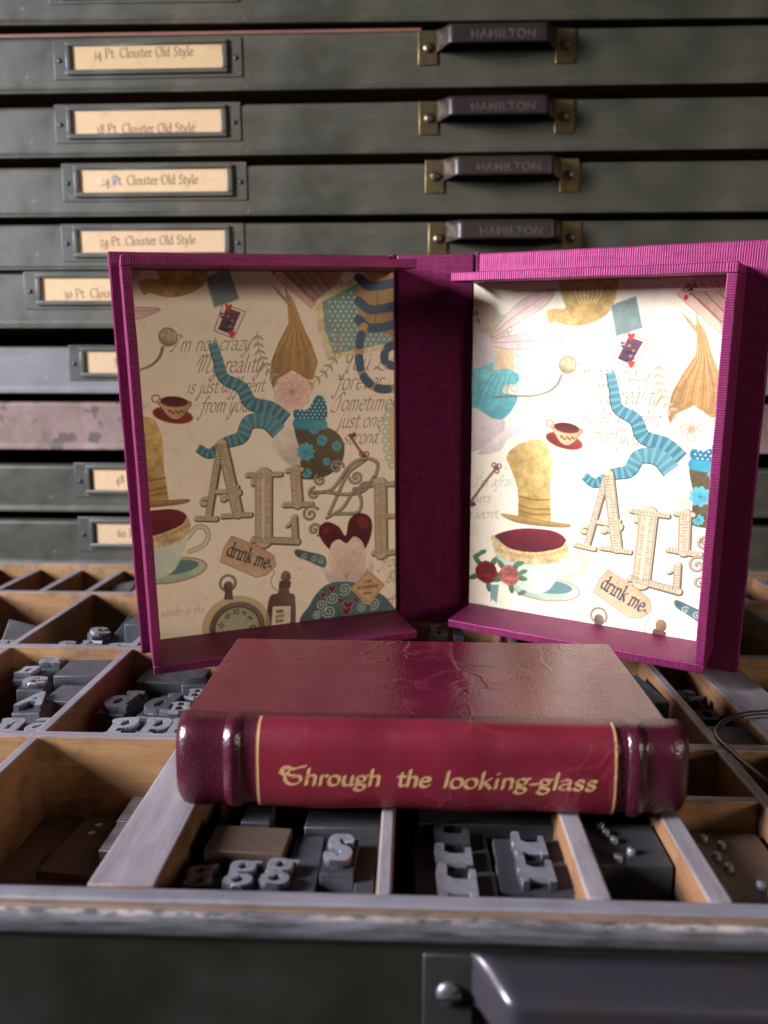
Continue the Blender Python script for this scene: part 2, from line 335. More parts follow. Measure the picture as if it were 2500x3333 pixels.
class Canvas:
    """a sheet painted in the script; x right, y up, units of the caller's choice"""
    def __init__(s, x0, x1, y0, y1, ppu, bg):
        s.x0, s.y0, s.k = x0, y0, ppu; s.w, s.h = int((x1-x0)*ppu), int((y1-y0)*ppu)
        s.x1, s.y1 = x1, y1
        s.a = np.ones((s.h, s.w, 3), np.float32)*np.array(bg, np.float32)
    def px(s, p): p = np.asarray(p, float); return (p - (s.x0, s.y0))*s.k
    def bb(s, q, m=2):
        lo = np.floor(q.min(0)-m).astype(int); hi = np.ceil(q.max(0)+m).astype(int)
        return max(lo[0], 0), min(hi[0], s.w), max(lo[1], 0), min(hi[1], s.h)
    def blend(s, bx, m, c, alpha):
        a, b, e, f = bx; m = (m*alpha)[..., None].astype(np.float32); c = np.asarray(c, np.float32)
        s.a[e:f, a:b] = s.a[e:f, a:b]*(1-m) + c*m
    def fill(s, pts, c, alpha=1.0, c2=None, ang=90, tex=0.0, edge=None, ew=0.03):
        q = s.px(pts); bx = s.bb(q)
        if bx[0] >= bx[1] or bx[2] >= bx[3]: return
        X, Y = np.meshgrid(np.arange(bx[0], bx[1])+.5, np.arange(bx[2], bx[3])+.5)
        m = np.zeros(X.shape, bool)
        for (xa, ya), (xb, yb) in zip(q, np.roll(q, -1, 0)):
            if ya == yb: continue
            m ^= ((ya > Y) != (yb > Y)) & (X < (xb-xa)*(Y-ya)/(yb-ya)+xa)
        col = np.broadcast_to(np.asarray(c, np.float32), X.shape+(3,)).copy()
        if c2 is not None:
            d = np.array([math.cos(math.radians(ang)), math.sin(math.radians(ang))]); pr = q@d
            g = np.clip((X*d[0]+Y*d[1]-pr.min())/max(np.ptp(pr), 1e-6), 0, 1)[..., None]
            col = col*(1-g) + np.asarray(c2, np.float32)*g
        if tex: col = col*(1+tex*(s.tex(bx)-.5))[..., None]
        s.blend(bx, m.astype(float), col, alpha)
        if edge is not None: s.stroke(np.vstack([pts, pts[:1]]), ew, edge, 0.8*alpha)
    def tex(s, bx):
        if not hasattr(s, 'T'):
            t = np.zeros((s.h, s.w))
            for k, wgt in ((3, .2), (8, .35), (22, .45)):
                r = RNG.random((s.h//k+3, s.w//k+3)); yy, xx = np.arange(s.h)/k, np.arange(s.w)/k
                iy, ix = yy.astype(int), xx.astype(int); fy, fx = (yy-iy)[:, None], (xx-ix)[None]
                t += wgt*((r[iy][:, ix]*(1-fx)+r[iy][:, ix+1]*fx)*(1-fy)+(r[iy+1][:, ix]*(1-fx)+r[iy+1][:, ix+1]*fx)*fy)
            s.T = t
        return s.T[bx[2]:bx[3], bx[0]:bx[1]]
    def stroke(s, pts, w, c, alpha=1.0, nib=None, wfun=None):
        """w: width; nib=(ratio, degrees): an elliptical pen"""
        q = s.px(pts); R = w*s.k/2
        M = np.eye(2)
        if nib:
            a = math.radians(nib[1]); ca, sa = math.cos(a), math.sin(a); M = np.array([[ca, sa], [-sa/nib[0], ca/nib[0]]])
        bx = s.bb(q, R+2)
        if bx[0] >= bx[1] or bx[2] >= bx[3]: return
        acc = np.zeros((bx[3]-bx[2], bx[1]-bx[0]))
        for i in range(len(q)-1):
            r = R if wfun is None else R*wfun((i+.5)/(len(q)-1))
            b2 = s.bb(q[i:i+2], r+2)
            if b2[0] >= b2[1] or b2[2] >= b2[3]: continue
            X, Y = np.meshgrid(np.arange(b2[0], b2[1])+.5, np.arange(b2[2], b2[3])+.5)
            P = np.stack([X, Y], -1)@M.T; A, B = M@q[i], M@q[i+1]; d = B-A; L = max(d@d, 1e-9)
            t = np.clip(((P-A)@d)/L, 0, 1); D = np.linalg.norm(P-A-t[..., None]*d, axis=-1)
            v = np.clip(r-D+.5, 0, 1); sl = acc[b2[2]-bx[2]:b2[3]-bx[2], b2[0]-bx[0]:b2[1]-bx[0]]; np.maximum(sl, v, out=sl)
        s.blend(bx, acc, c, alpha)
    def text(s, txt, x, y, size, c, w=0.07, nib=(0.35, 30), slant=0.0, rot=0.0, serif=True, fancy=False, alpha=1.0, track=0.0, fit=None):
        tot = sum(glyph(ch, fancy)[0]+track for ch in txt); sx = 1.0
        if fit: sx = fit/(tot*size)
        cx = 0.0; r = math.radians(rot); R = np.array([[math.cos(r), -math.sin(r)], [math.sin(r), math.cos(r)]])
        for ch in txt:
            gw, st = glyph(ch, fancy)
            for p in (serifs(st) if serif else [a for a, _ in st]):
                p = p.copy(); p[:, 0] += cx + slant*p[:, 1]; p[:, 0] *= sx
                s.stroke((p*size)@R.T + (x, y), w*size, c, alpha, nib)
            cx += gw + track
        return tot*size*sx
    def image(s, name, nonc=False):
        im = bpy.data.images.new(name, s.w, s.h, alpha=False)
        if nonc: im.colorspace_settings.name = 'Non-Color'
        b = np.ones((s.h, s.w, 4), np.float32); b[..., :3] = np.clip(s.a, 0, 1)
        im.pixels.foreach_set(b.ravel()); im.update(); im.pack(); return im
def ellipse(cx, cy, rx, ry, rot=0, n=40, a0=0, a1=360):
    t = np.radians(np.linspace(a0, a1, n, endpoint=abs(a1-a0) < 360)); r = math.radians(rot)
    x, y = rx*np.cos(t), ry*np.sin(t)
    return np.stack([cx+x*math.cos(r)-y*math.sin(r), cy+x*math.sin(r)+y*math.cos(r)], -1)
def spiral(cx, cy, r, turns, start=0, n=40, sgn=1):
    t = np.linspace(0, 1, n); a = math.radians(start)+sgn*t*turns*2*PI
    return np.stack([cx+r*(1-t*.9)*np.cos(a), cy+r*(1-t*.9)*np.sin(a)], -1)
# ------------------------------------------------------------------ the printed lining sheet (cm; both trays show a piece of it)
HL = [0.00958486, -0.000785595, -3.03687, -0.00142173, -0.0106568, 23.4715, -9.9758e-05, -6.75286e-05]
HR = [0.0161644, 0.000496414, -28.4188, 0.00331783, -0.0166049, 30.2716, 0.000240643, -0.00010386]
def _map(h, o, k):
    def f(*p):
        q = np.array(p, float).reshape(-1, 2)*k + o
        d = h[6]*q[:, 0]+h[7]*q[:, 1]+1
        r = np.stack([(h[0]*q[:, 0]+h[1]*q[:, 1]+h[2])/d, (h[3]*q[:, 0]+h[4]*q[:, 1]+h[5])/d], -1)
        return r if len(r) > 1 else r[0]
    return f
LZ = _map(HL, (400, 800), 0.6329); RZ = _map(HR, (1400, 750), 0.6782)
SHEET = (-2.6, 10.9, 0.3, 16.2)
def lining_sheet():
    c = Canvas(*SHEET, 84, (0.92, 0.875, 0.765))
    full = np.array([(SHEET[0], SHEET[2]), (SHEET[1], SHEET[2]), (SHEET[1], SHEET[3]), (SHEET[0], SHEET[3])])
    t = c.tex((0, c.w, 0, c.h)); c.blend((0, c.w, 0, c.h), np.clip((t-.52)*2.6, 0, 1), (0.87, 0.77, 0.64), 0.55)
    for _ in range(60):
        x, y, r = RNG.uniform(-2.5, 10.8), RNG.uniform(.4, 16), RNG.uniform(.02, .07)
        c.fill(ellipse(x, y, r, r*.8, n=12), (0.62, 0.50, 0.38), 0.3)
    ink = (0.46, 0.36, 0.28); dk = (0.22, 0.20, 0.19)
    S = lambda *p: spline(LZ(*p)); SC_ = lambda *p: spline(LZ(*p), True)
    R = lambda *p: spline(RZ(*p)); RC = lambda *p: spline(RZ(*p), True)
    def rings(pts, col, r):
        for p in pts:
            c.stroke(ellipse(p[0], p[1], r, r), r*.75, col, .8)
    # script lines
    def script(txt, zx0, zy0, zx1, zy1, size, m=LZ, col=ink, alpha=.85, w=.06):
        a, b = m(zx0, zy0), m(zx1, zy1)
        c.text(txt, a[0], a[1], size, col, w, (0.35, 40), 0.5, math.degrees(math.atan2(b[1]-a[1], b[0]-a[0])), False, True, alpha, 0.0, np.hypot(*(b-a)))
    script("I'm not crazy", 240, 545, 655, 535, .82); script("My reality", 375, 655, 715, 650, .95)
    script("is just different", 325, 762, 725, 750, .80); script("from yours", 395, 858, 690, 852, .85)
    script("You Love", 1120, 640, 1475, 632, 1.0); script("forever", 1090, 742, 1330, 735, 1.0); script("Sometimes", 1070, 850, 1400, 843, .98)
    script("just one", 1100, 938, 1330, 930, .88); script("second.", 1130, 1022, 1320, 1014, .85)
    script("You", 1315, 1652, 1420, 1646, .7); script("But", 1345, 1732, 1430, 1728, .7); script("All", 1320, 1850, 1440, 1842, .95)
    script("wander in this", 190, 1910, 420, 1885, .5, alpha=.5); script("I'm afraid", 205, 1232, 420, 1226, .62, RZ, alpha=.5); script("makers.", 160, 1308, 300, 1304, .6, RZ, alpha=.5); script("in a secret,", 130, 1386, 335, 1380, .6, RZ, alpha=.55)
    # pale doily and feathers, aqua bow
    c.fill(RC((150, 340), (280, 350), (360, 440), (400, 570), (395, 720), (330, 800), (150, 820)), (0.80, 0.66, 0.46), .9, (0.86, 0.76, 0.58), 60, .3)
    rings(RZ((262, 375), (300, 395), (345, 425), (378, 475), (408, 530), (425, 590), (428, 650), (424, 705), (405, 760), (372, 800)), (0.66, 0.76, 0.68), .13)
    c.fill(RC((140, 350), (230, 340), (300, 380), (270, 470), (140, 480)), (0.90, 0.80, 0.68), .9)
    for f in (((290, 515), (380, 390), (490, 305), (600, 285), (545, 370), (420, 445)), ((285, 540), (420, 500), (550, 505), (640, 516), (540, 558), (390, 570))):
        c.fill(RC(*f), (0.90, 0.80, 0.74), 1, (0.80, 0.68, 0.63), 30, .2, (0.66, 0.56, 0.50), .03); c.stroke(R(f[0], ((f[1][0]+f[5][0])/2, (f[1][1]+f[5][1])/2), f[3]), .05, (0.72, 0.58, 0.52), .7)
    c.fill(RC((130, 500), (250, 490), (300, 540), (310, 640), (230, 700), (130, 700)), (0.90, 0.84, 0.79), 1, (0.80, 0.73, 0.68), -60, .15)
    c.fill(RC((130, 840), (250, 850), (345, 890), (355, 960), (290, 1035), (130, 1050)), (0.90, 0.84, 0.79), 1, (0.78, 0.71, 0.66), -70, .15)
    c.fill(RC((355, 960), (420, 912), (550, 945), (480, 985), (380, 1000), (330, 1060), (230, 1070)), (0.92, 0.85, 0.80), 1, (0.80, 0.72, 0.67), -80, .15)
    c.fill(RC((130, 690), (230, 660), (310, 632), (300, 670), (370, 665), (425, 695), (415, 735), (360, 745), (350, 780), (420, 800), (370, 890), (310, 905), (210, 850), (130, 850)), (0.50, 0.76, 0.74), 1, (0.36, 0.62, 0.62), -60, .35)
    for k in range(5): c.stroke(R((215+k*40, 850-k*8), (250+k*30, 770), (300+k*22, 690)), .05, (0.32, 0.56, 0.57), .6)
    # teapot, fan of cards
    c.fill(RC((640, 215), (880, 215), (895, 300), (860, 390), (790, 440), (700, 460), (640, 452), (600, 440), (572, 448), (558, 390), (600, 376), (650, 372), (628, 300)), (0.84, 0.72, 0.42), 1, (0.70, 0.56, 0.32), -70, .5)
    for k in range(7): c.stroke(R((690+k*22, 260), (700+k*20, 310), (720+k*12, 350)), .06, (0.93, 0.86, 0.62), .55)
    for k in range(5):
        c.fill(RZ((1185+k*55, 310-k*36), (1235+k*50, 250-k*30), (1480+k*40, 430-k*10), (1420+k*30, 520-k*8)), (0.88, 0.74, 0.64), 1, (0.82, 0.66, 0.54), -40, .15, (0.60, 0.46, 0.38), .025)
    p = RZ(1228, 322); c.fill(np.array([p+(0, .13), p+(.1, 0), p+(0, -.13), p+(-.1, 0)]), (0.78, 0.22, 0.2))
    p = RZ(1205, 298); c.text('J', p[0]-.05, p[1]-.1, .32, (0.75, 0.4, 0.36), .09, rot=-40); p = RZ(1226, 268); c.text('8', p[0]-.1, p[1]-.12, .36, (0.3, .25, .25), .09, rot=-38)
    p = RZ(1250, 292); c.fill(spline([p+(0, .12), p+(.12, -.03), p+(.02, -.04), p+(.04, -.13), p+(-.04, -.13), p+(-.02, -.04), p+(-.12, -.03)], True), (0.24, .2, .22))
    p = RZ(1270, 268); rings([p+(0, .06), p+(.06, -.02), p+(-.06, -.02)], (0.24, .2, .22), .035)
    p = RZ(236, 430); c.text('4', p[0]-.1, p[1]-.1, .34, (0.26, .22, .22), .09, rot=20); p = RZ(222, 400); rings([p+(0, .06), p+(.06, -.02), p+(-.06, -.02)], (0.24, .2, .22), .04)
    # napkin, striped ribbon
    c.fill(LZ((990, 270), (1240, 140), (1480, 60), (1480, 505), (1050, 592), (1000, 420)), (0.86, 0.80, 0.60), 1, None, 0, .4)
    c.fill(LZ((1025, 290), (1260, 165), (1480, 90), (1480, 480), (1085, 555), (1040, 430)), (0.52, 0.63, 0.57), 1, (0.44, 0.56, 0.52), 90, .2)
    for i in range(15):
        for j in range(17):
            zx, zy = 1050+i*28+(j % 2)*14, 170+j*24
            if zx > 1055+(zy-330)*.1 and zy < 545-(zx-1080)*.16 and zy > 285-(zx-1025)*.52 + 25: p = LZ(zx, zy); c.fill(ellipse(p[0], p[1], .045, .045, n=10), (0.86, 0.88, 0.80), .9)
    och, blu = (0.72, 0.60, 0.38), (0.22, 0.33, 0.44)
    c.fill(SC_((1235, 140), (1420, 110), (1480, 470), (1390, 468), (1300, 430), (1240, 400), (1205, 330), (1200, 230)), och, 1, (0.58, 0.46, 0.30), -60, .3)
    for y in (185, 305, 400):
        c.stroke(S((1212, y-20), (1265, y+22), (1330, y+20), (1400, y+8), (1480, y+25)), .36, blu, .9)
    c.stroke(S((1300, 170), (1310, 300), (1290, 420)), .04, (0.4, 0.3, 0.2), .7)
    for pts in (((1240, 420), (1218, 500), (1216, 590), (1232, 660), (1275, 715), (1340, 738), (1440, 728)), ((1440, 505), (1370, 520), (1345, 565), (1362, 610), (1440, 622))):
        q = S(*pts); c.stroke(q, .36, och)
        for k in range(4, len(q)-4, 11): c.stroke(q[k:k+6], .36, blu, .92)
        c.stroke(q+(.16, .02), .03, (0.42, 0.33, 0.22), .6)
    rings(LZ((1372, 830), (1362, 870), (1355, 910), (1350, 955), (1350, 1000), (1356, 1045), (1368, 1090), (1385, 1130)), (0.66, 0.73, 0.64), .13)
    c.fill(SC_((1385, 830), (1480, 800), (1480, 1160), (1390, 1110), (1368, 960)), (0.82, 0.72, 0.50), .9)
    c.fill(LZ((780, 100), (1160, 100), (1090, 205), (985, 292)), (0.66, 0.52, 0.44), 1, (0.74, 0.60, 0.50), 60, .25)
    for k in range(4): c.stroke(LZ((800+k*60, 110), (985+k*26, 285-k*22)), .04, (0.42, 0.30, 0.26), .8)
    # cards
    c.fill(LZ((425, 160), (545, 118), (598, 275), (470, 320)), (0.44, 0.50, 0.47), 1, None, 0, .3, (0.70, 0.70, 0.62), .05)
    for k in range(9): c.stroke(LZ((432+k*13, 165-k*4), (478+k*13, 312-k*4)), .02, (0.56, 0.60, 0.55), .6)
    c.fill(LZ((515, 298), (632, 340), (570, 478), (468, 438)), (0.90, 0.82, 0.70), 1, None, 0, .1, (0.5, .4, .32), .035)
    c.fill(LZ((533, 318), (606, 344), (556, 455), (490, 430)), (0.30, 0.22, 0.28), 1, (0.42, 0.26, 0.32), 70, .6)
    for k in range(14):
        p = LZ(505+RNG.uniform(0, 80), 345+RNG.uniform(0, 85)); c.fill(ellipse(p[0], p[1], .07, .05, n=8), ((0.62, .50, .44), (0.50, .18, .2), (.2, .15, .22))[k % 3], .8)
    for zx, zy in ((545, 318), (560, 456)):
        p = LZ(zx, zy); c.fill(spline([p+(0, -.13), p+(.13, .05), p+(.06, .13), p+(0, .07), p+(-.06, .13), p+(-.13, .05)], True), (0.78, 0.24, 0.2))
    # small watch on chain
    p = LZ(232, 470); c.fill(ellipse(p[0], p[1], .33, .33), (0.60, 0.55, 0.40), 1, (0.74, 0.68, 0.52), 60, .7, (0.45, .4, .28), .04)
    q = R((632, 692), (610, 740), (560, 778), (480, 796), (400, 795), (315, 802))
    for k in range(len(q)): c.stroke(ellipse(*q[k], .055, .03, 30*(k % 2), 10), .025, (0.40, 0.36, 0.28), .9)
    # red teacup
    p = LZ(258, 872); c.fill(ellipse(p[0], p[1], .75, .30, -12), (0.42, 0.14, 0.14), 1, (0.60, 0.22, 0.20), 60, .2, (0.62, .48, .26), .04)
    c.fill(SC_((183, 790), (345, 800), (330, 850), (290, 890), (250, 888), (215, 855)), (0.80, 0.68, 0.50), 1, (0.66, .52, .38), 0, .2, (0.4, .25, .2), .02)
    p = LZ(264, 803); c.fill(ellipse(p[0], p[1], .51, .2, -6), (0.42, 0.15, 0.15), 1, (0.28, .1, .1), 90, .2, (0.6, .45, .28), .03); c.stroke(S((190, 810), (155, 800), (152, 775), (178, 770), (195, 790)), .06, (0.62, .50, .36))
    for k in range(8): q = LZ(240+k*10, 850+6*(k % 3)); c.fill(ellipse(q[0], q[1], .05, .05, n=8), ((.55, .2, .2), (.4, .42, .25))[k % 2], .9)
    # plume, ribbons, drape: a tied bouquet
    tan = (0.62, 0.48, 0.28)
    c.fill(LZ((755, 185), (800, 250), (846, 305), (852, 400), (800, 500), (765, 590), (755, 690), (785, 765), (792, 690), (870, 640), (950, 690), (978, 690), (1004, 600), (970, 500), (930, 420), (900, 340), (880, 285), (850, 245), (830, 185), (840, 270)), (0.56, 0.42, 0.24), 1, (0.74, 0.60, 0.38), 50, .35)
    for k in range(9): c.stroke(S((835+k*3, 260), (862+k*5, 400), (800+k*20, 540), (775+k*26, 640)), .03, (0.44, 0.32, 0.18) if k % 2 else (0.82, 0.70, 0.48), .5)
    for a_ in (((690, 440), (700, 540), (740, 630), (800, 700)), ((1110, 420), (1100, 540), (1050, 640), (960, 720))):
        q = S(*a_); c.stroke(q, .035, (0.52, 0.50, 0.36), .8)
        for k in range(2, len(q)-1, 3):
            d = q[k]-q[k-1]; an = math.degrees(math.atan2(d[1], d[0]))
            for sg in (-1, 1): e = q[k]+.13*np.array([math.cos(math.radians(an+sg*60)), math.sin(math.radians(an+sg*60))]); c.fill(ellipse(e[0], e[1], .14, .055, an+sg*50, 14), (0.74, 0.68, 0.54), .9, (0.60, .56, .42), 60)
    p = LZ(872, 755)
    for k in range(11):
        a = 2*PI*k/11; c.fill(ellipse(p[0]+.42*math.cos(a), p[1]+.42*math.sin(a), .36, .24, math.degrees(a), 24), (0.90, 0.78, 0.69), 1, (0.84, .69, .60), math.degrees(a)+180, .1, (0.74, .58, .50), .02)
    for k in range(7):
        a = 2*PI*k/7+.3; c.fill(ellipse(p[0]+.18*math.cos(a), p[1]+.18*math.sin(a), .22, .15, math.degrees(a), 20), (0.90, 0.76, 0.68), 1, (0.80, .62, .54), math.degrees(a)+180, .1, (0.72, .52, .46), .02)
    c.fill(ellipse(p[0], p[1], .12, .12), (0.74, .55, .42), 1, None, 0, .5)
    def ribbon(pts, w0, w1):
        q = spline(LZ(*pts), n=14); n = len(q)
        d = np.gradient(q, axis=0); d /= np.linalg.norm(d, axis=1)[:, None]; nm = np.stack([-d[:, 1], d[:, 0]], -1)
        w = np.linspace(w0, w1, n)[:, None]/2
        c.fill(np.vstack([q+nm*w, (q-nm*w)[::-1]]), (0.24, 0.42, 0.45), 1, (0.34, .52, .54), 70, .2)
        for k in range(0, n-3, 5):
            c.fill(np.array([q[k]+nm[k]*w[k], q[k+2]+nm[k+2]*w[k+2], q[k+2]-nm[k+2]*w[k+2], q[k]-nm[k]*w[k]]), (0.44, 0.62, 0.62), .75)
        c.stroke(q-nm*w*.92, .05, (0.14, .26, .29), .6)
    ribbon(((462, 500), (490, 590), (520, 680), (610, 730), (660, 810), (760, 840), (840, 900)), .34, .66)
    ribbon(((385, 1040), (450, 1070), (530, 1015), (610, 985), (650, 910), (740, 905), (810, 965)), .34, .72)
    c.fill(SC_((765, 1005), (830, 930), (870, 890), (905, 960), (920, 1040), (905, 1140), (850, 1125), (790, 1060)), (0.90, 0.86, 0.78), 1, (0.78, .72, .63), -60, .2)
    for k in range(6): c.stroke(S((780+k*22, 1000+k*4), (810+k*16, 1050), (850+k*8, 1110)), .03, (0.66, .58, .5), .5)
    c.fill(SC_((882, 930), (960, 925), (1040, 930), (1110, 970), (1140, 1040), (1118, 1130), (1040, 1188), (950, 1203), (915, 1180), (912, 1060)), (0.31, 0.27, 0.17), 1, (0.40, .35, .23), 60, .4)
    for zx, zy, r in ((940, 1060, .36), (945, 1170, .2), (1025, 1000, .22), (1100, 1030, .2), (1050, 1110, .16), (985, 945, .2), (1095, 1120, .12)):
        p = LZ(zx, zy)
        for k in range(9): a = 2*PI*k/9; c.fill(ellipse(p[0]+r*.6*math.cos(a), p[1]+r*.6*math.sin(a), r*.5, r*.32, math.degrees(a), 14), (0.22, 0.55, 0.60), .9, (0.40, .68, .70), math.degrees(a), .3)
    c.fill(SC_((885, 890), (960, 885), (1040, 895), (1045, 940), (960, 945), (882, 935)), (0.20, 0.52, 0.57), 1, (0.32, .62, .64), 0, .2)
    c.fill(SC_((885, 845), (950, 840), (1000, 770), (1042, 800), (1045, 890), (960, 892), (884, 888)), (0.20, 0.44, 0.50), 1, None, 0, .2)
    for i in range(7):
        for j in range(6):
            zx, zy = 900+i*22+(j % 2)*11, 795+j*18
            if zy > 850-(zx-900)*.55: p = LZ(zx, zy); c.fill(ellipse(p[0], p[1], .035, .035, n=8), (0.85, 0.88, 0.84), .9)
    # key
    for m, a in ((LZ, ((1168, 972), (1190, 1010), (1240, 1082))), (RZ, ((318, 1140), (270, 1200), (190, 1310)))):
        q = m(*a); c.stroke(q, .10, (0.42, 0.26, 0.22)); c.stroke(q+(.02, .02), .03, (0.7, .52, .44))
        e = q[-1] if m is LZ else q[0]; s0 = q[0] if m is LZ else q[-1]
        rings([e, e+(.12, .08), e+(-.1, .1), e+(.02, -.13)], (0.48, 0.30, 0.26), .09); c.fill(np.array([s0, s0+(.22, .1), s0+(.3, -.05), s0+(.08, -.16)]), (0.42, .26, .22))
    # big display letters
    def slab(strokes, w):
        for col, dw, of in (((0.34, 0.30, 0.24), .075, (.03, -.03)), ((0.74, 0.67, 0.54), 0, (0, 0))):
            for p, k in strokes: c.stroke(p+of, w*k+dw, col, 1, None)
        for p, k in strokes:
            for q0, q1 in zip(p[:-1], p[1:]):
                L = np.hypot(*(q1-q0)); n = int(L/.11); d = (q1-q0)/max(L, 1e-6); nm = np.array([-d[1], d[0]])
                for i in range(n):
                    m = q0+d*(i+.5)*.11; hw = w*k*.36
                    if hw > .06:
                        a0 = RNG.uniform(-1, 0)*hw; a1 = RNG.uniform(.2, 1)*hw
                        c.stroke(np.array([m+nm*a0, m+nm*a1]), .04, (0.42, 0.36, 0.29), .55)
                if w*k > .25:
                    for sg in (-1, 1): c.stroke(np.array([q0+nm*sg*w*k*.42, q1+nm*sg*w*k*.42]), .03, (0.46, .40, .32), .7)
    L = lambda *p: LZ(*p)
    slab([(L((500, 1020), (440, 1385)), .7), (L((508, 1020), (590, 1375)), 1.15), (L((455, 1265), (575, 1262)), .45), (L((378, 1402), (478, 1404)), .5), (L((512, 1390), (655, 1382)), .5), (spiral(*LZ(420, 1320), .22, 1), .35), (spiral(*LZ(590, 1265), .2, 1.2, 90), .35), (spiral(*LZ(520, 1300), .16, 1.2, 0), .3)], .36)
    slab([(L((640, 1178), (810, 1174)), .5), (L((668, 1200), (668, 1225)), .4), (L((722, 1185), (722, 1512)), 1.9), (L((672, 1510), (895, 1520)), .75), (L((880, 1400), (886, 1515)), .7), (L((845, 1440), (880, 1405)), .35)], .36)
    c.stroke(L((722, 1200), (722, 1500)), .12, (0.86, .78, .64), .8)
    slab([(L((845, 1155), (920, 1150)), .5), (L((886, 1155), (898, 1325)), 1.2), (L((830, 1332), (968, 1328)), .55)], .36)
    slab([(L((1250, 1225), (1480, 1222)), .55), (L((1322, 1225), (1328, 1580)), 1.5), (L((1290, 1580), (1480, 1570)), .6), (L((1330, 1390), (1440, 1388)), .5)], .36)
    gs = (0.36, 0.32, 0.27)
    for q in (S((1250, 1100), (1160, 1170), (1110, 1270), (1060, 1380)), S((1300, 1190), (1310, 1120), (1250, 1095), (1170, 1130), (1080, 1250), (1000, 1270), (970, 1265)), S((1290, 1190), (1240, 1260), (1150, 1280), (1040, 1265)), S((1050, 1400), (1130, 1350), (1190, 1260), (1240, 1240)), S((1100, 1380), (1210, 1370), (1225, 1300), (1190, 1250))):
        c.stroke(q, .15, gs, .95); c.stroke(q+(-.01, .015), .06, (0.74, .67, .54), .9)
    for p, r, t, a in (((1100, 1140), .3, 1.4, 0), ((985, 1275), .26, 1.3, 90), ((965, 1380), .36, 1.5, 30), ((985, 1460), .3, 1.4, -60), ((1200, 1190), .3, 1.5, 180), ((1240, 1245), .26, 1.3, 0), ((1015, 1205), .25, 1.2, 120)):
        q = spiral(*LZ(*p), r, t, a); c.stroke(q, .12, gs, .95); c.stroke(q+(-.01, .015), .05, (0.74, .67, .54), .9)
    # heart, ruff, sleeve and gown pattern
    c.fill(SC_((1075, 1575), (1020, 1510), (1008, 1455), (1050, 1420), (1110, 1445), (1145, 1490), (1165, 1410), (1215, 1374), (1272, 1398), (1280, 1470), (1245, 1560), (1160, 1650)), (0.36, 0.09, 0.10), 1, (0.26, .06, .08), -70, .2)
    p = LZ(1235, 1425); c.fill(ellipse(p[0], p[1], .2, .3, 30), (0.55, 0.20, 0.19), .6); p = LZ(1045, 1465); c.fill(ellipse(p[0], p[1], .12, .2, -30), (0.5, 0.18, 0.18), .6)
    c.fill(SC_((1070, 1540), (1110, 1510), (1150, 1530), (1190, 1495), (1235, 1530), (1250, 1620), (1215, 1710), (1150, 1725), (1085, 1700), (1060, 1620)), (0.90, 0.80, 0.71), 1, (0.80, .70, .64), -80, .2)
    for k in range(8): q = LZ((1150, 1715), (1075+k*22, 1560+abs(k-3.5)*6)); c.stroke(q, .025, (0.66, .52, .46), .6)
    c.fill(SC_((1035, 1640), (1080, 1690), (1150, 1725), (1230, 1690), (1270, 1600), (1290, 1660), (1240, 1750), (1130, 1760), (1050, 1720)), (0.74, 0.70, 0.68), 1, (0.88, .84, .78), 90, .3)
    teal = (0.26, 0.35, 0.35)
    c.fill(SC_((890, 1562), (960, 1575), (1040, 1600), (1036, 1655), (960, 1625), (892, 1596)), teal, 1, (0.34, .44, .43), 0, .3)
    for zx in (935, 985, 1020): c.stroke(spiral(*LZ(zx, 1600+(zx-935)*.25), .15, 1.3, 40), .035, (0.74, .76, .68), .9)
    c.fill(SC_((940, 1960), (965, 1840), (1030, 1755), (1110, 1728), (1210, 1735), (1300, 1775), (1370, 1830), (1420, 1960)), teal, 1, (0.33, .43, .42), 70, .3)
    for zx, zy, r in ((1140, 1765, .3), (1080, 1810, .28), (1020, 1850, .26), (1240, 1790, .3), (1060, 1880, .3), (1290, 1840, .28), (1230, 1860, .24), (1000, 1900, .2)):
        c.stroke(spiral(*LZ(zx, zy), r, 1.8, RNG.uniform(0, 360)), .05, (0.74, .77, .69), .9)
    for zx, zy, r in ((1075, 1765, .17), (1030, 1795, .14), (1120, 1825, .15), (1160, 1850, .2), (1200, 1820, .13), (1270, 1800, .14), (1150, 1880, .2)):
        p = LZ(zx, zy); c.fill(spline([p+(0, -r), p+(r, r*.4), p+(r*.5, r), p+(0, r*.5), p+(-r*.5, r), p+(-r, r*.4)], True), (0.42, 0.10, 0.12), .95, None, 0, 0, (0.8, .74, .66), .02)
    # tag
    c.fill(LZ((560, 1492), (720, 1558), (775, 1592), (787, 1645), (742, 1692), (690, 1706), (500, 1626), (520, 1556)), (0.80, 0.67, 0.53), 1, (0.74, .60, .46), 60, .2, (0.52, .38, .28), .03)
    a, b = LZ(528, 1590), LZ(742, 1662); c.text('drink me', a[0], a[1], .86, (0.26, 0.28, 0.28), .11, (.4, 30), 0, math.degrees(math.atan2(b[1]-a[1], b[0]-a[0])), True, False, 1, 0, np.hypot(*(b-a)))
    p = LZ(757, 1650); c.fill(ellipse(p[0], p[1], .06, .06), (0.42, .32, .25)); c.stroke(S((757, 1650), (778, 1680), (762, 1720), (775, 1760), (800, 1775)), .03, (0.45, .38, .3))
    # bottle
    c.fill(SC_((755, 1815), (800, 1785), (808, 1730), (850, 1730), (855, 1785), (884, 1812), (872, 1990), (745, 1990)), (0.30, 0.22, 0.18), 1, (0.48, .37, .30), 10, .2, (0.2, .14, .12), .03)
    p = LZ(838, 1702); c.fill(ellipse(p[0], p[1], .2, .25), (0.60, 0.48, 0.36), 1, (0.40, .28, .22), -60, .2, (.28, .2, .16), .02); c.fill(LZ((806, 1724), (866, 1726), (860, 1760), (806, 1758)), (0.36, .24, .2), 1, None, 0, .3)
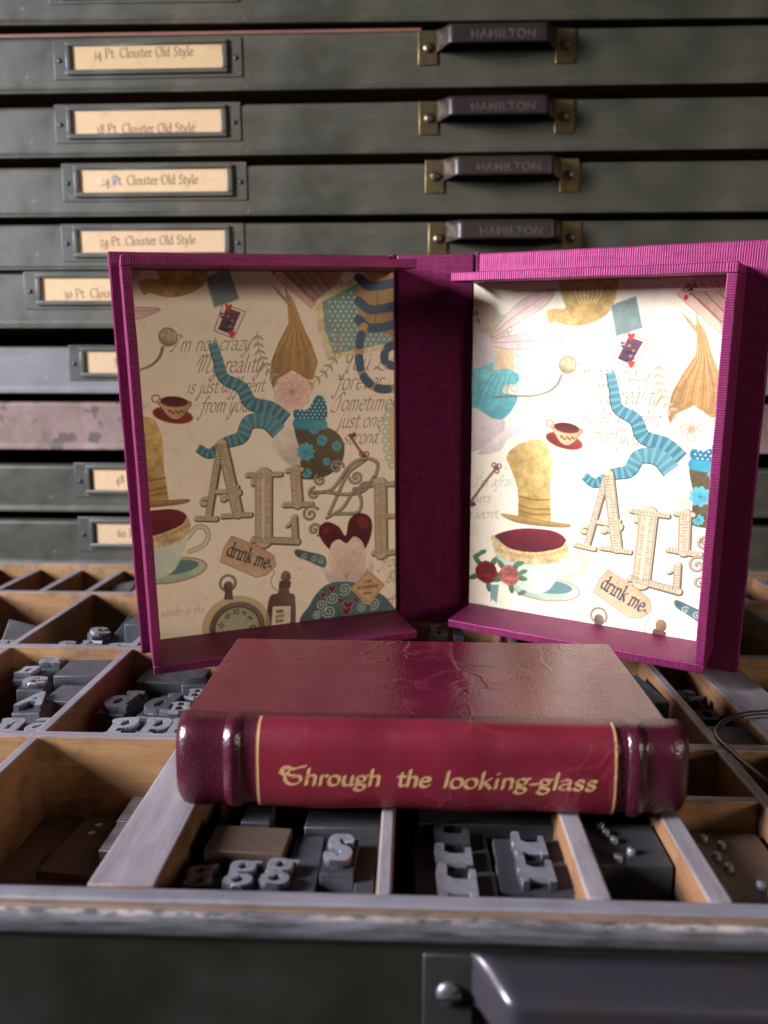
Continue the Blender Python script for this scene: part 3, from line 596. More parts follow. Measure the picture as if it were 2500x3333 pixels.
    c.fill(LZ((768, 1852), (868, 1848), (862, 1990), (758, 1990)), (0.84, 0.78, 0.66), 1, None, 0, .1, (.2, .16, .14), .05)
    for k, tx in enumerate(('DRINK', 'IF YOU', 'BELIEVE')): a = LZ(788, 1890+k*24); c.text(tx, a[0], a[1], .2, (0.22, .18, .16), .12, serif=False, fit=.33)
    # pocket watch
    p = LZ(590, 1965); c.fill(ellipse(*LZ(585, 1960), 1.42, 1.36), (0.72, 0.62, 0.44), .75)
    c.fill(ellipse(p[0], p[1], 1.16, 1.14), (0.36, 0.31, 0.25), 1, (0.52, .46, .37), 60, .3); c.fill(ellipse(p[0], p[1], .94, .92), (0.62, 0.60, 0.48), 1, None, 0, .2, (.2, .17, .14), .06)
    for k in range(60): a = 2*PI*k/60; c.stroke(np.array([p+(1.0*math.cos(a), 1.0*math.sin(a)), p+(1.13*math.cos(a), 1.13*math.sin(a))]), .03, (0.25, .2, .16), .8)
    for i in range(14):
        for j in range(14):
            q = p+(-.6+i*.095+(j % 2)*.047, -.6+j*.095)
            if np.hypot(*(q-p)) < .58: c.fill(ellipse(q[0], q[1], .025, .025, n=8), (0.82, .82, .70), .8)
    for k, tx in ((9, '9'), (10, '10'), (11, '11'), (12, '12'), (1, '1'), (2, '2'), (3, '3')):
        a = math.radians(90-k*30); q = p+(.74*math.cos(a), .74*math.sin(a)); tx = {'9': '6'}.get(tx, tx)
        c.text(tx, q[0]-.07*len(tx), q[1]-.1, .36, (0.14, .12, .12), .13, (.4, 30), rot=90-math.degrees(a))
    q = LZ(540, 1735); c.stroke(ellipse(q[0], q[1], .31, .33), .1, (0.34, .29, .24)); c.stroke(ellipse(q[0]-.01, q[1]+.015, .31, .33), .04, (0.68, .6, .48))
    q = LZ(543, 1752); c.fill(ellipse(q[0], q[1], .2, .22), (0.28, .24, .2), 1, (.5, .43, .35), 40, .3); c.fill(LZ((525, 1775), (562, 1775), (568, 1820), (520, 1820)), (0.36, .31, .26))
    # tall hat over a large teacup with roses
    c.fill(RC((300, 1475), (380, 1440), (480, 1430), (600, 1445), (655, 1490), (645, 1560), (480, 1570), (330, 1540)), (0.30, 0.07, 0.11), 1, (0.44, .13, .16), 90, .3)
    c.fill(RZ((365, 1095), (378, 1062), (420, 1026), (480, 1006), (525, 1003), (560, 1022), (585, 1100), (576, 1260), (582, 1400), (500, 1392), (422, 1370), (424, 1290), (418, 1225), (390, 1150)), (0.66, 0.54, 0.28), 1, (0.78, .67, .42), 20, .5)
    c.fill(RZ((424, 1270), (576, 1290), (580, 1385), (500, 1384), (422, 1366)), (0.60, 0.47, 0.22), 1, (0.72, .6, .34), 20, .4)
    for y in (1275, 1320, 1345): c.stroke(R((424, y), (500, y+18), (577, y+18)), .05, (0.42, .31, .14), .8)
    c.fill(RC((340, 1362), (430, 1372), (560, 1396), (668, 1411), (655, 1426), (540, 1420), (410, 1400)), (0.70, 0.57, 0.33), 1, (0.52, .40, .22), -90, .2, (0.40, .3, .16), .02)
    p = RZ(555, 1722); c.fill(ellipse(p[0], p[1], 1.42, .5, 3), (0.60, 0.68, 0.58), 1, (0.78, .80, .68), 90, .2, (0.56, .47, .28), .06); c.fill(ellipse(p[0]+.1, p[1]+.12, 1.0, .3, 3), (0.38, 0.50, 0.48), 1, None, 0, .2)
    c.stroke(R((645, 1590), (690, 1550), (730, 1560), (742, 1600), (715, 1640), (650, 1655)), .20, (0.66, .56, .36)); c.stroke(R((645, 1590), (690, 1550), (730, 1560), (742, 1600), (715, 1640), (650, 1655)), .12, (0.80, .80, .68))
    c.fill(RC((295, 1465), (380, 1525), (500, 1545), (620, 1525), (657, 1490), (650, 1580), (610, 1670), (560, 1730), (480, 1738), (400, 1690), (330, 1600)), (0.66, 0.75, 0.65), 1, (0.80, .84, .73), 0, .12)
    c.fill(RC((295, 1465), (380, 1525), (500, 1545), (620, 1525), (657, 1492), (655, 1560), (600, 1595), (480, 1605), (360, 1580), (310, 1530)), (0.78, 0.67, 0.46), 1, None, 0, .6)
    for k in range(16): c.stroke(spiral(*RZ(325+k*21, 1535+30*math.sin(PI*k/15)), .09, 1.3, k*70), .03, (0.58, .45, .24), .8)
    for zx, zy, r, col in ((270, 1640, .52, (0.56, 0.14, 0.14)), (380, 1655, .46, (0.82, 0.46, 0.40))):
        p = RZ(zx, zy)
        for k in range(5): q = p+np.array([math.cos(k*1.3+1), math.sin(k*1.3+1)])*r*1.15; c.fill(ellipse(q[0], q[1], .28, .12, math.degrees(k*1.3+1), 16), (0.25, 0.36, 0.24), 1, (.4, .5, .36), 60)
        for rr, nn in ((.62, 8), (.36, 6), (.14, 3)):
            for k in range(nn): a = 2*PI*k/nn+rr*5; q = p+np.array([math.cos(a), math.sin(a)])*r*rr; c.fill(ellipse(q[0], q[1], r*.46, r*.34, math.degrees(a)+90, 18), tuple(np.array(col)*(.75+.35*((k*7) % 5)/5)), 1, tuple(np.array(col)*.6), math.degrees(a)+180, .2, tuple(np.array(col)*.5), .015)
    for a in ((430, 1600), (445, 1640), (250, 1545), (225, 1560), (440, 1740)): p = RZ(*a); c.fill(ellipse(p[0], p[1], .22, .1, 30, 16), (0.34, 0.46, 0.36))
    c.fill(RZ((290, 1700), (330, 1700), (320, 1790), (300, 1770), (290, 1785)), (0.46, 0.58, 0.56))
    c.fill(RC((200, 1790), (260, 1795), (300, 1815), (200, 1810)), (0.7, .7, .55), .7)
    return c.image('lining_print')
def card_image(txt, name, y=.36, x0=.32, fit=None, blot=False):
    c = Canvas(0, 8.8, 0, 1.3, 60, tuple(np.array((0.735, 0.625, 0.475))*RNG.uniform(.93, 1.02)*np.array((1, RNG.uniform(.985, 1.015), RNG.uniform(.93, 1.03))))); t = c.tex((0, c.w, 0, c.h))
    c.blend((0, c.w, 0, c.h), np.clip((t-.5)*2.2, 0, 1), (0.66, 0.52, 0.39), .4)
    c.text(txt, x0*8.8, y*1.3, .72, (0.30, 0.24, 0.16), .095, (0.38, 30), 0, RNG.uniform(-.1, 1.0), True, False, .9, .035, fit)
    for _ in range(4): c.fill(ellipse(RNG.uniform(0, 8.8), RNG.uniform(0, 1.3), RNG.uniform(.1, .5), RNG.uniform(.05, .2), RNG.uniform(0, 90)), (0.56, 0.42, 0.28), RNG.uniform(.08, .25))
    for k in range(12): c.stroke(np.array([(k*.8-.2, RNG.uniform(0, .05)), (k*.8+.8, RNG.uniform(0, .05))]), RNG.uniform(.02, .12), (0.45, 0.34, 0.24), .35)
    if blot:
        for k in range(10): c.stroke(np.array([(2.05+RNG.uniform(-.12, .3), .4+RNG.uniform(0, .55)), (2.05+RNG.uniform(-.12, .3), .4+RNG.uniform(0, .55))]), .05, (0.42, 0.46, 0.60), .8)
        c.fill(ellipse(1.3, .7, .35, .2), (0.78, .68, .58), .4)
    return c.image(name)
def plate_image():
    c = Canvas(-1, 1, -1, 1, 160, (0.80, 0.66, 0.47)); k = (0.26, 0.18, 0.12)
    for r in (.86,): c.stroke(np.array([(0, r), (r, 0), (0, -r), (-r, 0), (0, r)]), .02, k)
    c.text('EX LIBRIS', -.25, .26, .17, k, .12, (.4, 30), fit=.5); c.text('BOOKBINDER', -.60, -.07, .24, k, .13, (.35, 35), fit=1.2); c.text('BENDIGO', -.25, -.40, .17, k, .12, (.4, 30), fit=.5)
    for y in (.19, -.18): c.stroke(np.array([(-.16, y), (.16, y)]), .015, k)
    return c.image('bookplate_print')
TITLE_W, TITLE_H = 9.1, 3.0
def title_images():
    m = Canvas(0, TITLE_W, 0, TITLE_H, 110, (0, 0, 0)); w = (1, 1, 1)
    for x in (.06, TITLE_W-.06): m.stroke(np.array([(x, 0), (x, TITLE_H)]), .055, w)
    y = 1.05; old = dict(FANCY)
    FANCY['T'] = (.80, "~.0,.42 .04,.6 .16,.66 .36,.58 .56,.66 .7,.7|~.2,.62 .06,.5 .1,.36 .2,.38|~.34,.6 .18,.42 .16,.2 .3,.02 .52,.04 .62,.2 .52,.34 .42,.28|~.2,.42 .3,.34 .4,.36")
    m.text('T', .60, y, .88, w, .12, (.3, 40), .12, 0, False, True)
    for tx, x, f in (('hrough', 1.22, 1.96), ('the', 3.56, .86), ('looking-glass', 4.72, 3.86)): m.text(tx, x, y, .74, w, .15, (.3, 40), .16, 0, False, False, 1, 0, f)
    FANCY.clear(); FANCY.update(old)
    wear = m.tex((0, m.w, 0, m.h)); m.a *= np.clip(1.2-np.clip(wear-.47, 0, 1)*3.6, .25, 1)[..., None].astype(np.float32)
    return m.image('title_mask', True)
# ------------------------------------------------------------------ materials
M = {}
M['paint'] = mat_paint('green_grey_paint', (0.0235, 0.0255, 0.0165))
M['paint_blue'] = mat_paint('worn_blue_grey_paint', (0.085, 0.088, 0.095), (0.30, 0.34, 0.33), 0.6, 0.5, (0.17, 0.16, 0.15))
M['holder'] = mat_paint('holder_paint', (0.045, 0.051, 0.047), amt=0.25, rough=0.34)
def rust():
    t = NT('rusty_steel'); v = t.coord(); n = t.noise(v, 40, 6, 0.65, 0.5); k = t.noise(t.coord(scale=(10, 60, 60)), 6, 5, 0.6); s = t.noise(v, 75, 3, 0.5)
    c = t.ramp(n, [(0.25, (0.05, 0.026, 0.02)), (0.5, (0.15, 0.09, 0.075)), (0.72, (0.20, 0.14, 0.125))])
    c = t.mix(t.math('MULTIPLY', t.ramp(k, [(0.55, 0), (0.7, 1)]), 0.5), c, (0.30, 0.13, 0.045)); c = t.mix(t.math('MULTIPLY', t.ramp(s, [(0.56, 0), (0.62, 1)]), 0.85), c, (0.045, 0.028, 0.026))
    return t.set(color=c, rough=0.6, normal=t.bump(n, 0.3, 0.02))
M['rust'] = rust()
M['dark'] = mat_plain('shadowed_steel', (0.018, 0.019, 0.018), 0.6)
M['redwood'] = mat_wood('red_brown_wood', (0.11, 0.045, 0.03), (0.19, 0.085, 0.055), 0.55)
M['brass'] = mat_metal('aged_brass', (0.23, 0.17, 0.075), 0.38, 0.9, (0.055, 0.042, 0.026), 0.9, 110)
M['dark_ear'] = mat_metal('dark_steel_ear', (0.10, 0.10, 0.095), 0.38, 0.7, (0.02, 0.02, 0.018), 0.6, 90)
M['hood_steel'] = mat_metal('worn_copper_steel', (0.085, 0.083, 0.10), 0.30, 0.65, (0.085, 0.045, 0.035), 0.8, 26)
M['lacquer'] = mat_metal('brown_black_lacquer', (0.034, 0.022, 0.019), 0.38, 0.3, (0.008, 0.005, 0.006), 0.6, 60)
M['screw'] = mat_metal('old_screw', (0.20, 0.16, 0.11), 0.36, 0.95, (0.03, 0.025, 0.02), 0.5, 400)
M['steel_screw'] = mat_metal('dull_steel_screw', (0.16, 0.16, 0.17), 0.4, 0.8, (0.02, 0.02, 0.02), 0.6, 200)
M['black_screw'] = mat_metal('black_screw', (0.03, 0.03, 0.032), 0.3, 0.6)
M['wood'] = mat_wood('varnished_pine', (0.19, 0.10, 0.042), (0.30, 0.17, 0.075), 0.5, 'x', 0.6)
M['wood_y'] = mat_wood('varnished_pine_lengthwise', (0.135, 0.064, 0.030), (0.215, 0.11, 0.052), 0.55, 'y', 0.6)
M['top'] = mat_wood('worn_wood_lavender_light', (0.135, 0.118, 0.128), (0.24, 0.212, 0.228), 0.55, 'x', 0.35)  # upper faces: worn grey, with lavender of the cool light in the colour
M['top_y'] = mat_wood('worn_wood_lavender_light_lengthwise', (0.14, 0.122, 0.132), (0.25, 0.222, 0.238), 0.55, 'y', 0.25)  # same worn grey and painted-in lavender light, grain lengthwise
M['rail'] = mat_wood('stained_rail', (0.12, 0.112, 0.13), (0.20, 0.19, 0.215), 0.40, 'x', 0.35)
M['edge'] = mat_wood('bare_brown_edge', (0.10, 0.058, 0.036), (0.19, 0.125, 0.085), 0.6, 'x', 0.6)
M['floor'] = mat_wood('dirty_floor', (0.085, 0.048, 0.028), (0.14, 0.085, 0.05), 0.7, 'y', 0.6)
M['card_brown'] = mat_plain('brown_card', (0.11, 0.065, 0.042), 0.75)
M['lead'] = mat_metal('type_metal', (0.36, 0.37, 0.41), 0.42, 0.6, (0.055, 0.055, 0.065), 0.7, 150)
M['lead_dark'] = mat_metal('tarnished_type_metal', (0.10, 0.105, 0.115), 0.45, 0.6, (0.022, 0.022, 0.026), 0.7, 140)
M['shoulder'] = mat_metal('inky_shaded_shoulder', (0.06, 0.06, 0.07), 0.5, 0.5, (0.02, 0.02, 0.024), 0.8, 200)  # ink dirt, darkened further so the letter faces look lit
M['lead_body'] = mat_metal('type_metal_body', (0.13, 0.133, 0.15), 0.45, 0.6, (0.04, 0.04, 0.046), 0.8, 130)  # type metal darkened for bodies, their shade put into the colour
M['lead_brown'] = mat_metal('brown_type_metal', (0.16, 0.105, 0.075), 0.5, 0.5, (0.045, 0.03, 0.022), 0.6, 140)
M['cloth'] = mat_cloth('magenta_ribbed_cloth', (0.175, 0.020, 0.078))
M['leather'] = mat_leather('oxblood_leather', (0.098, 0.008, 0.022), 800, 0.14, 0.18)
M['spine_leather'] = mat_leather('oxblood_spine_leather', (0.050, 0.006, 0.014), 750, 0.22, 0.25, False)
M['pages'] = mat_plain('page_edges', (0.62, 0.52, 0.38), 0.8)
M['rubber'] = mat_plain('black_rubber', (0.014, 0.014, 0.016), 0.42)
def paper_mat(img):
    t, c, ti, n = mat_image('lining_paper', img, mottled=0.15)
    return t.set(color=c, rough=0.55, normal=t.bump(n, 0.15, 0.004), spec=0.3)
M['paper'] = paper_mat(lining_sheet())
def simple_img(img, nm, rough=0.7):
    t, c, ti, n = mat_image(nm, img); return t.set(color=c, rough=rough, normal=t.bump(n, 0.1, 0.004), spec=0.25)
M['plate'] = simple_img(plate_image(), 'bookplate_paper')
def title_mat():
    img = title_images(); m = mat_leather('red_title_leather', (0.135, 0.009, 0.020), 800, 0.12, 0.34)
    t = NT.__new__(NT); t.m = m; t.t = m.node_tree; t.n = t.t.nodes; t.b = t.n['Principled BSDF']
    ti = t.node('ShaderNodeTexImage', image=img, interpolation='Cubic', extension='EXTEND'); t.l(t.coord('UV'), ti.inputs[0])
    c0 = t.b.inputs['Base Color'].links[0].from_socket; r0 = t.b.inputs['Roughness'].links[0].from_socket; n0 = t.b.inputs['Normal'].links[0].from_socket
    t.set(color=t.mix(ti.outputs[0], c0, (0.86, 0.58, 0.25)), metal=t.math('MULTIPLY', ti.outputs[0], 0.7), rough=t.mix(ti.outputs[0], r0, (0.30, 0.30, 0.30)), normal=t.bump(t.math('SUBTRACT', 1.0, ti.outputs[0]), 0.4, 0.01, n0))
    return m
M['title'] = title_mat()

# ------------------------------------------------------------------ shared builders
def screw(name, c, r, parent, mat, ang=0.0, slot=True):
    mb = MB(); mb.dome(c, r, r*.55, 'y-')
    if slot:
        a = ang; d = (math.cos(a), math.sin(a)); n = (-d[1], d[0]); w, L = r*.13, r*.86; y = c[1]-r*.56
        vs = [(c[0]+d[0]*s*L+n[0]*q*w, y+(.0), c[2]+d[1]*s*L+n[1]*q*w) for s in (-1, 1) for q in (-1, 1)]
        mb.add(vs + [(v[0], y+r*.3, v[2]) for v in vs], [(0, 1, 3, 2), (0, 2, 6, 4), (1, 5, 7, 3), (0, 4, 5, 1), (2, 3, 7, 6)], 1)
    return mb.build(name, [mat, M['dark']], parent)
def text_mesh(txt, size, ext):
    c = bpy.data.curves.new('lettering', 'FONT'); c.body = txt; c.size = size*CM; c.extrude = ext*CM; c.bevel_depth = 0.012*CM; c.align_x = 'CENTER'; c.align_y = 'CENTER'; c.offset = 0.004*CM; c.space_character = 1.12
    o = bpy.data.objects.new('lettering', c); COL.objects.link(o); dg = bpy.context.evaluated_depsgraph_get()
    me = bpy.data.meshes.new_from_object(o.evaluated_get(dg)); bpy.data.objects.remove(o); bpy.data.curves.remove(c)
    me.materials.clear(); me.materials.append(mat_metal('worn_lettering', (0.12, 0.095, 0.085), 0.4, 0.5, (0.02, 0.014, 0.012), 0.8, 260)); return me
LETTERING = text_mesh('HAMILTON', 0.62, 0.012)
def handle(parent, x, y, z, ang, ear='brass', hood='lacquer', scr='screw'):
    """a pressed drawer pull: hood, two brass ears with screws, raised lettering; x,z = left end / centre, y = drawer face"""
    Lh, h = 8.45, 1.75; xa, xb = x+.98, x+Lh-.98; D = 1.25
    mb = MB(); N, K = 40, 14; P = []
    zt, zl = z+h/2+.06, z-.22
    prof = []
    for k in range(K+1):
        t = k/K
        if t < .45: a = t/.45*PI/2; prof.append((math.sin(a)*.94, zt-(1-math.cos(a))*.30))
        else: q = (t-.45)/.55; prof.append((.94+.06*math.sin(q*PI/2), zt-.30-q*(zt-.30-zl)))
    def e(s):
        q = min(1, max(0, min(s, 1-s)*(xb-xa)/.75)); return q*q*(3-2*q)
    def surf(off):
        return [[(xa+(xb-xa)*i/N, y-.06-max(0, (D*f-off))*e(i/N)-off*.0, zz - (off*.3 if f < .9 else 0)) for f, zz in prof] for i in range(N+1)]
    A, B = surf(0), surf(.10)
    mb.grid(A); mb.grid(B)
    mb.grid([[A[i][-1], B[i][-1]] for i in range(N+1)]); mb.grid([[A[i][0], B[i][0]] for i in range(N+1)])
    hd = mb.build('handle', M[hood], parent)
    for s, xx in ((0, x), (1, x+Lh-1.05)):
        m2 = MB(); m2.box(xx, xx+1.05, y-.09, y+.0, z-h/2, z+h/2, .035, 2)
        m2.build('ear_plate', M[ear], hd)
        screw('screw', (xx+(.55 if s == 0 else .5), y-.09, z), .28, hd, M[scr], ang+s*1.1)
    lt = link('lettering', LETTERING, hd)
    lt.matrix_local = Matrix.Translation(Vector((x+Lh/2+.25, y-.06-D*.955-.02, z+(.16 if hood == 'lacquer' else -.05)))*CM) @ Matrix.Rotation(PI/2-.05, 4, 'X')
    return hd
def label_holder(parent, x, y, z, img, k):
    W, H = 10.45, 2.05
    mb = MB(); mb.box(x, x+W, y-.07, y, z-H/2, z+H/2, .065, 2)
    a0, a1, b0, b1 = x+.72, x+W-.78, z-H/2+.20, z+H/2-.13; t = .22
    for q in ((a0, a1, b0, b0+t+.04), (a0, a1, b1-t, b1), (a0, a0+t+.06, b0+t+.04, b1-t), (a1-t-.1, a1, b0+t+.04, b1-t)):
        mb.box(q[0], q[1], y-.24, y-.07, q[2], q[3], .06, 2)
    o = mb.build('label_holder', M['holder'], parent)
    if img is not None:
        c = MB(); xs, ys = (a0+t, a1-t), (b0+t, b1-t)
        c.add([(xs[0], y-.085, ys[0]), (xs[1], y-.085, ys[0]), (xs[1], y-.085, ys[1]), (xs[0], y-.085, ys[1])], [(0, 1, 2, 3)], 0, [(0, 0), (1, 0), (1, 1), (0, 1)])
        c.build('label_card', simple_img(img, 'label_card_paper'), o)
    for xx in (x+.34, x+W-.34): screw('screw', (xx, y-.07, z-.05), .13, o, M['black_screw'], 0, False)
    return o

# ------------------------------------------------------------------ the cabinet and its closed drawers
cab = tag(empty('type_cabinet', (0, 49, -4)), 'dark steel cabinet frame behind the stacked type drawers', 'cabinet')
def cabinet():
    mb = MB(); mb.box(-36, 36, 82, 83, 0, 44); mb.build('back_panel', M['dark'], cab)
    for x in (-36.6, 35.6):
        mb = MB(); mb.box(x, x+1, .4, 81.9, 0, 44, .1); mb.build('side_panel', M['paint'], cab)
    for o in cab.children: o.location = Vector((0, -0.0, 0))
    for o in cab.children:
        o.data.transform(Matrix.Translation(Vector((0, -49+48.6, 0))*CM)) if o.name.startswith('back') else None
cabinet()
DR = [  # y face, z top, z bottom, tilt (deg), label x, label z, card text, baseline, card x, handle (x,z), label
 (47.4, 33.6, 30.24, .05, -20.0, 32.35, '12 Pt. Cloister Old Style', .36, .17, (0.2, 32.4), 'topmost green metal drawer, cut off by the upper edge of the picture'),
 (47.5, 29.72, 26.75, .45, -19.9, 28.5, '14 Pt. Cloister Old Style', .50, .16, (.16, 29.0), 'closed green metal drawer whose card begins with 14 Pt.'),
 (47.6, 26.15, 23.4, .48, -20.06, 25.2, '18 Pt. Cloister Old Style', .05, .17, (.25, 25.45), 'closed green metal drawer whose card begins with 18 Pt.'),
 (47.45, 22.92, 20.19, .35, -19.76, 22.05, '24 Pt. Cloister Old Style', .36, .15, (.62, 22.35), 'closed green metal drawer whose card number is struck over in blue ink'),
 (47.5, 19.85, 17.3, .3, -20.0, 18.8, '24 Pt. Cloister Old Style', .34, .15, (.84, 19.05), 'closed green metal drawer with a clean 24 Pt. card, just above the magenta box'),
 (46.3, 17.0, 13.98, .2, -21.75, 16.05, '30 Pt. Cloister Old Style', .14, .15, None, 'green metal drawer sticking out furthest, card begins with 30 Pt. C'),
 (47.7, 13.05, 10.34, .15, -20.04, 12.1, '36 Pt. Cloister Old Style', .42, .20, None, 'scuffed blue grey drawer with a pinkish card reading 36'),
 (47.5, 9.85, 7.05, .1, None, 0, '', 0, 0, None, 'rusty pinkish brown drawer without a label holder'),
 (47.5, 6.15, 3.34, .1, -19.96, 5.25, '48 Pt. Cloister Old Style', .34, .18, None, 'dark green metal drawer with the 48 card, under the rusty drawer'),
 (47.6, 2.8, -0.02, .05, -19.95, 2.0, '60 Pt. Cloister Old Style', .34, .17, None, 'lowest closed drawer, card begins with 60, right above the open case')]
for i, (y, zt, zb, tilt, lx, lz, tx, by, bx, hn, lab) in enumerate(DR):
    r = tag(empty('type_case', (-23, y, zb), (0, -math.radians(tilt), 0)), lab, 'drawer', 'closed drawers of the type cabinet')
    H = zt-zb; pm = {6: M['paint_blue'], 7: M['rust']}.get(i, M['paint'])
    mb = MB(); w0, w1 = -11.5, 58
    prof = [(.9, H), (.22, H), (.10, H-.03), (.03, H-.10), (0, H-.22), (0, .40), (-.02, .28), (-.08, .17), (-.13, .10), (-.13, .04), (-.09, 0), (.05, 0), (.12, .06), (.9, .10)]
    mb.prism(prof, w0, w1); f = mb.build('front_panel', pm, r)
    mb = MB(); mb.box(w0+.6, w1-.6, .95, 30, .15, H-.35, 0); mb.build('drawer_tray', M['redwood'], r)
    if lx is not None:
        label_holder(r, lx+23, 0, lz-zb, card_image(tx, 'card_print', by, bx, 5.7 if i < 5 else 5.9, i == 3), i)
    if hn: handle(r, hn[0]+23, 0, hn[1]-zb - (hn[0]+27)*math.tan(math.radians(tilt)), .6+i*.9)
# a thin strip of bare wood above the 14 point drawer
mb = MB(); mb.box(-30, .3, 47.45, 50, -.09, .09, .02); sl = mb.build('wooden_slat', M['redwood']); sl.location = Vector((0, .05, 29.93))*CM; sl.rotation_euler = (0, -math.radians(.35), 0)
tag(sl, 'thin reddish brown slat lying in the gap above the 14 Pt. drawer', 'wooden slat')

# ------------------------------------------------------------------ the open type case (pulled-out drawer)
case = tag(empty('type_case', (0, 15.3, -3.3)), 'pulled-out wooden type case with compartments and a dark green metal front', 'drawer')
def at_case(o): o.parent = case; o.location = Vector((0, -15.3, 3.3))*CM; return o
FZ = -2.75
def case_build():
    def piece(name, x0, x1, y0, y1, z0, z1, mats, bev=.04, topmat=1):
        mb = MB(); mb.box(x0, x1, y0, y1, z0, z1, bev, 2, 0, None, topmat)
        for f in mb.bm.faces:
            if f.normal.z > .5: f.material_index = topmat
        return at_case(mb.build(name, mats))
    piece('case_floor', -34, 34, 16.1, 47.2, FZ-.3, FZ, [M['floor']], 0, 0)
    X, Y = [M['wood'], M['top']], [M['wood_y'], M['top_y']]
    R = [(16.14, 15.72), (24.08, 23.62), (32.76, 32.32), (41.7, 41.25), (47.2, 46.7)]
    o = piece('front_rail', -34, 34, 15.70, 16.16, FZ, -.01, [M['rail'], M['rail']], .08)
    xs_bars = [(-7.02, -5.52), (11.2, 12.95)]
    segs = [(-34, -7.03), (-5.51, 11.19), (12.96, 34)]
    for k, (yb, yf) in enumerate(R[1:]):
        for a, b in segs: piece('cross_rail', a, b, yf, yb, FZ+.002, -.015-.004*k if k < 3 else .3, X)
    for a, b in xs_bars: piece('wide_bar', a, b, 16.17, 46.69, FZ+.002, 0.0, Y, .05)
    T = .3
    cols = {0: [-22.2, -16.8, -11.65, -.5, 4.15, 6.72, 17.0, 22], 1: [-22.2, -16.8, -11.65, -.5, 4.5, 9.55, 17.0, 22], 2: [-22.2, -16.8, -11.65, -.5, 4.5, 8.6, 17, 22], 3: [-24.7, -22.15, -19.64, -17.14, -14.6, -12.1, -9.6, -3, -.5, 2, 4.5, 7, 9.5, 15, 17.5, 20]}
    for k, xs in cols.items():
        y0 = R[k][0]+.005; y1 = R[k+1][1]-.005
        for x in xs:
            t = .22 if k == 3 else (.27 if x in (4.15, 6.72) else T/2+.02)
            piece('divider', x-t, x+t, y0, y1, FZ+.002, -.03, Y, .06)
    piece('divider', 9.35, 9.72, 16.17, 23.6, FZ+.002, -.03, Y, .06)
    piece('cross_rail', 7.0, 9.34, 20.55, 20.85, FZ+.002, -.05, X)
    piece('rail_edge', -34, 34, 15.495, 15.698, -.7, -.05, [M['edge'], M['edge']], .03, 0)
    # steel front with a rolled lip
    mb = MB(); prof = [(15.49, -3.6), (15.49, -.12), (15.46, -.065), (15.42, -.05)]
    for k in range(9):
        a = PI/2 - k/8*PI/2; prof.append((15.42-.26*math.cos(a), -.31+.26*math.sin(a)))
    prof += [(15.17, -.42), (15.22, -.52), (15.30, -.58), (15.30, -3.6)]
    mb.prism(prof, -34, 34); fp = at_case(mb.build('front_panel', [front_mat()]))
    hd = handle(case, .35, 0, 3.3-1.62, .2, 'dark_ear', 'hood_steel', 'steel_screw')
    hd.location = Vector((0, 0, 0))*CM
def front_mat():
    t = NT('chipped_green_front'); v = t.coord(); g = t.node('ShaderNodeNewGeometry'); s = t.node('ShaderNodeSeparateXYZ'); t.l(v, s.inputs[0])
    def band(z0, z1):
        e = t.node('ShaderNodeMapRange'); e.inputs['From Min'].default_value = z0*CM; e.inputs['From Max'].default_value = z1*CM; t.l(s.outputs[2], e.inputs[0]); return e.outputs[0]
    n = t.noise(t.coord(scale=(60, 140, 140)), 4, 6, 0.7); big = t.noise(v, 40, 5, 0.6); st = t.noise(t.coord(scale=(14, 90, 160)), 5, 6, 0.7)
    c = t.mix(t.ramp(big, [(0.35, 0), (0.7, 1)]), (0.012, 0.014, 0.009), (0.022, 0.023, 0.018))
    c = t.mix(t.math('MULTIPLY', band(-.56, -.36), t.ramp(st, [(0.32, 0), (0.62, 1)])), c, (0.105, 0.10, 0.115))  # lip: worn steel, sky reflection put in as grey-blue colour
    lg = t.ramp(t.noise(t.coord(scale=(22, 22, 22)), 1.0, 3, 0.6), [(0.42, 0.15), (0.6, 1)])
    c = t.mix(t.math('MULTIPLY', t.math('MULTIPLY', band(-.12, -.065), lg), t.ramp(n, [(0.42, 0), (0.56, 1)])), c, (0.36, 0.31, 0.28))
    return t.set(color=c, rough=t.ramp(big, [(0.3, 0.25), (0.7, 0.45)]), normal=t.bump(n, 0.3, 0.015), spec=0.5)
case_build()

# ------------------------------------------------------------------ the clamshell box
BX = dict(x0=1.0571, y0=35.1785, z0=.4308, yaw=-.1590, lean=.0832, roll=.0007, S=3.3675, H=15.6961, aL=.5182, aR=.3096, WL=11.0158, WR=10.8938, gL=.1521, gR=.0467, TL=10.5031, TR=9.9120, mL=.3397, mR=.8361, t=.3271, b=.3725, DL=3.0478, DR=2.6101)
box = tag(empty('clamshell_box', (BX['x0'], BX['y0'], BX['z0']), (BX['lean'], BX['roll'], BX['yaw'])), 'open magenta cloth clamshell box with printed lining, standing on the type case behind the book', 'box')
def wing(side):
    a = BX['a'+side]; s = -1 if side == 'L' else 1; S = BX['S']
    def f(c):   # c = (u along the wing, d depth towards the viewer, v up)
        u, d, v = c
        return (s*S/2 + s*math.cos(a)*u - s*math.sin(a)*d, -math.sin(a)*u - math.cos(a)*d, v)
    return f
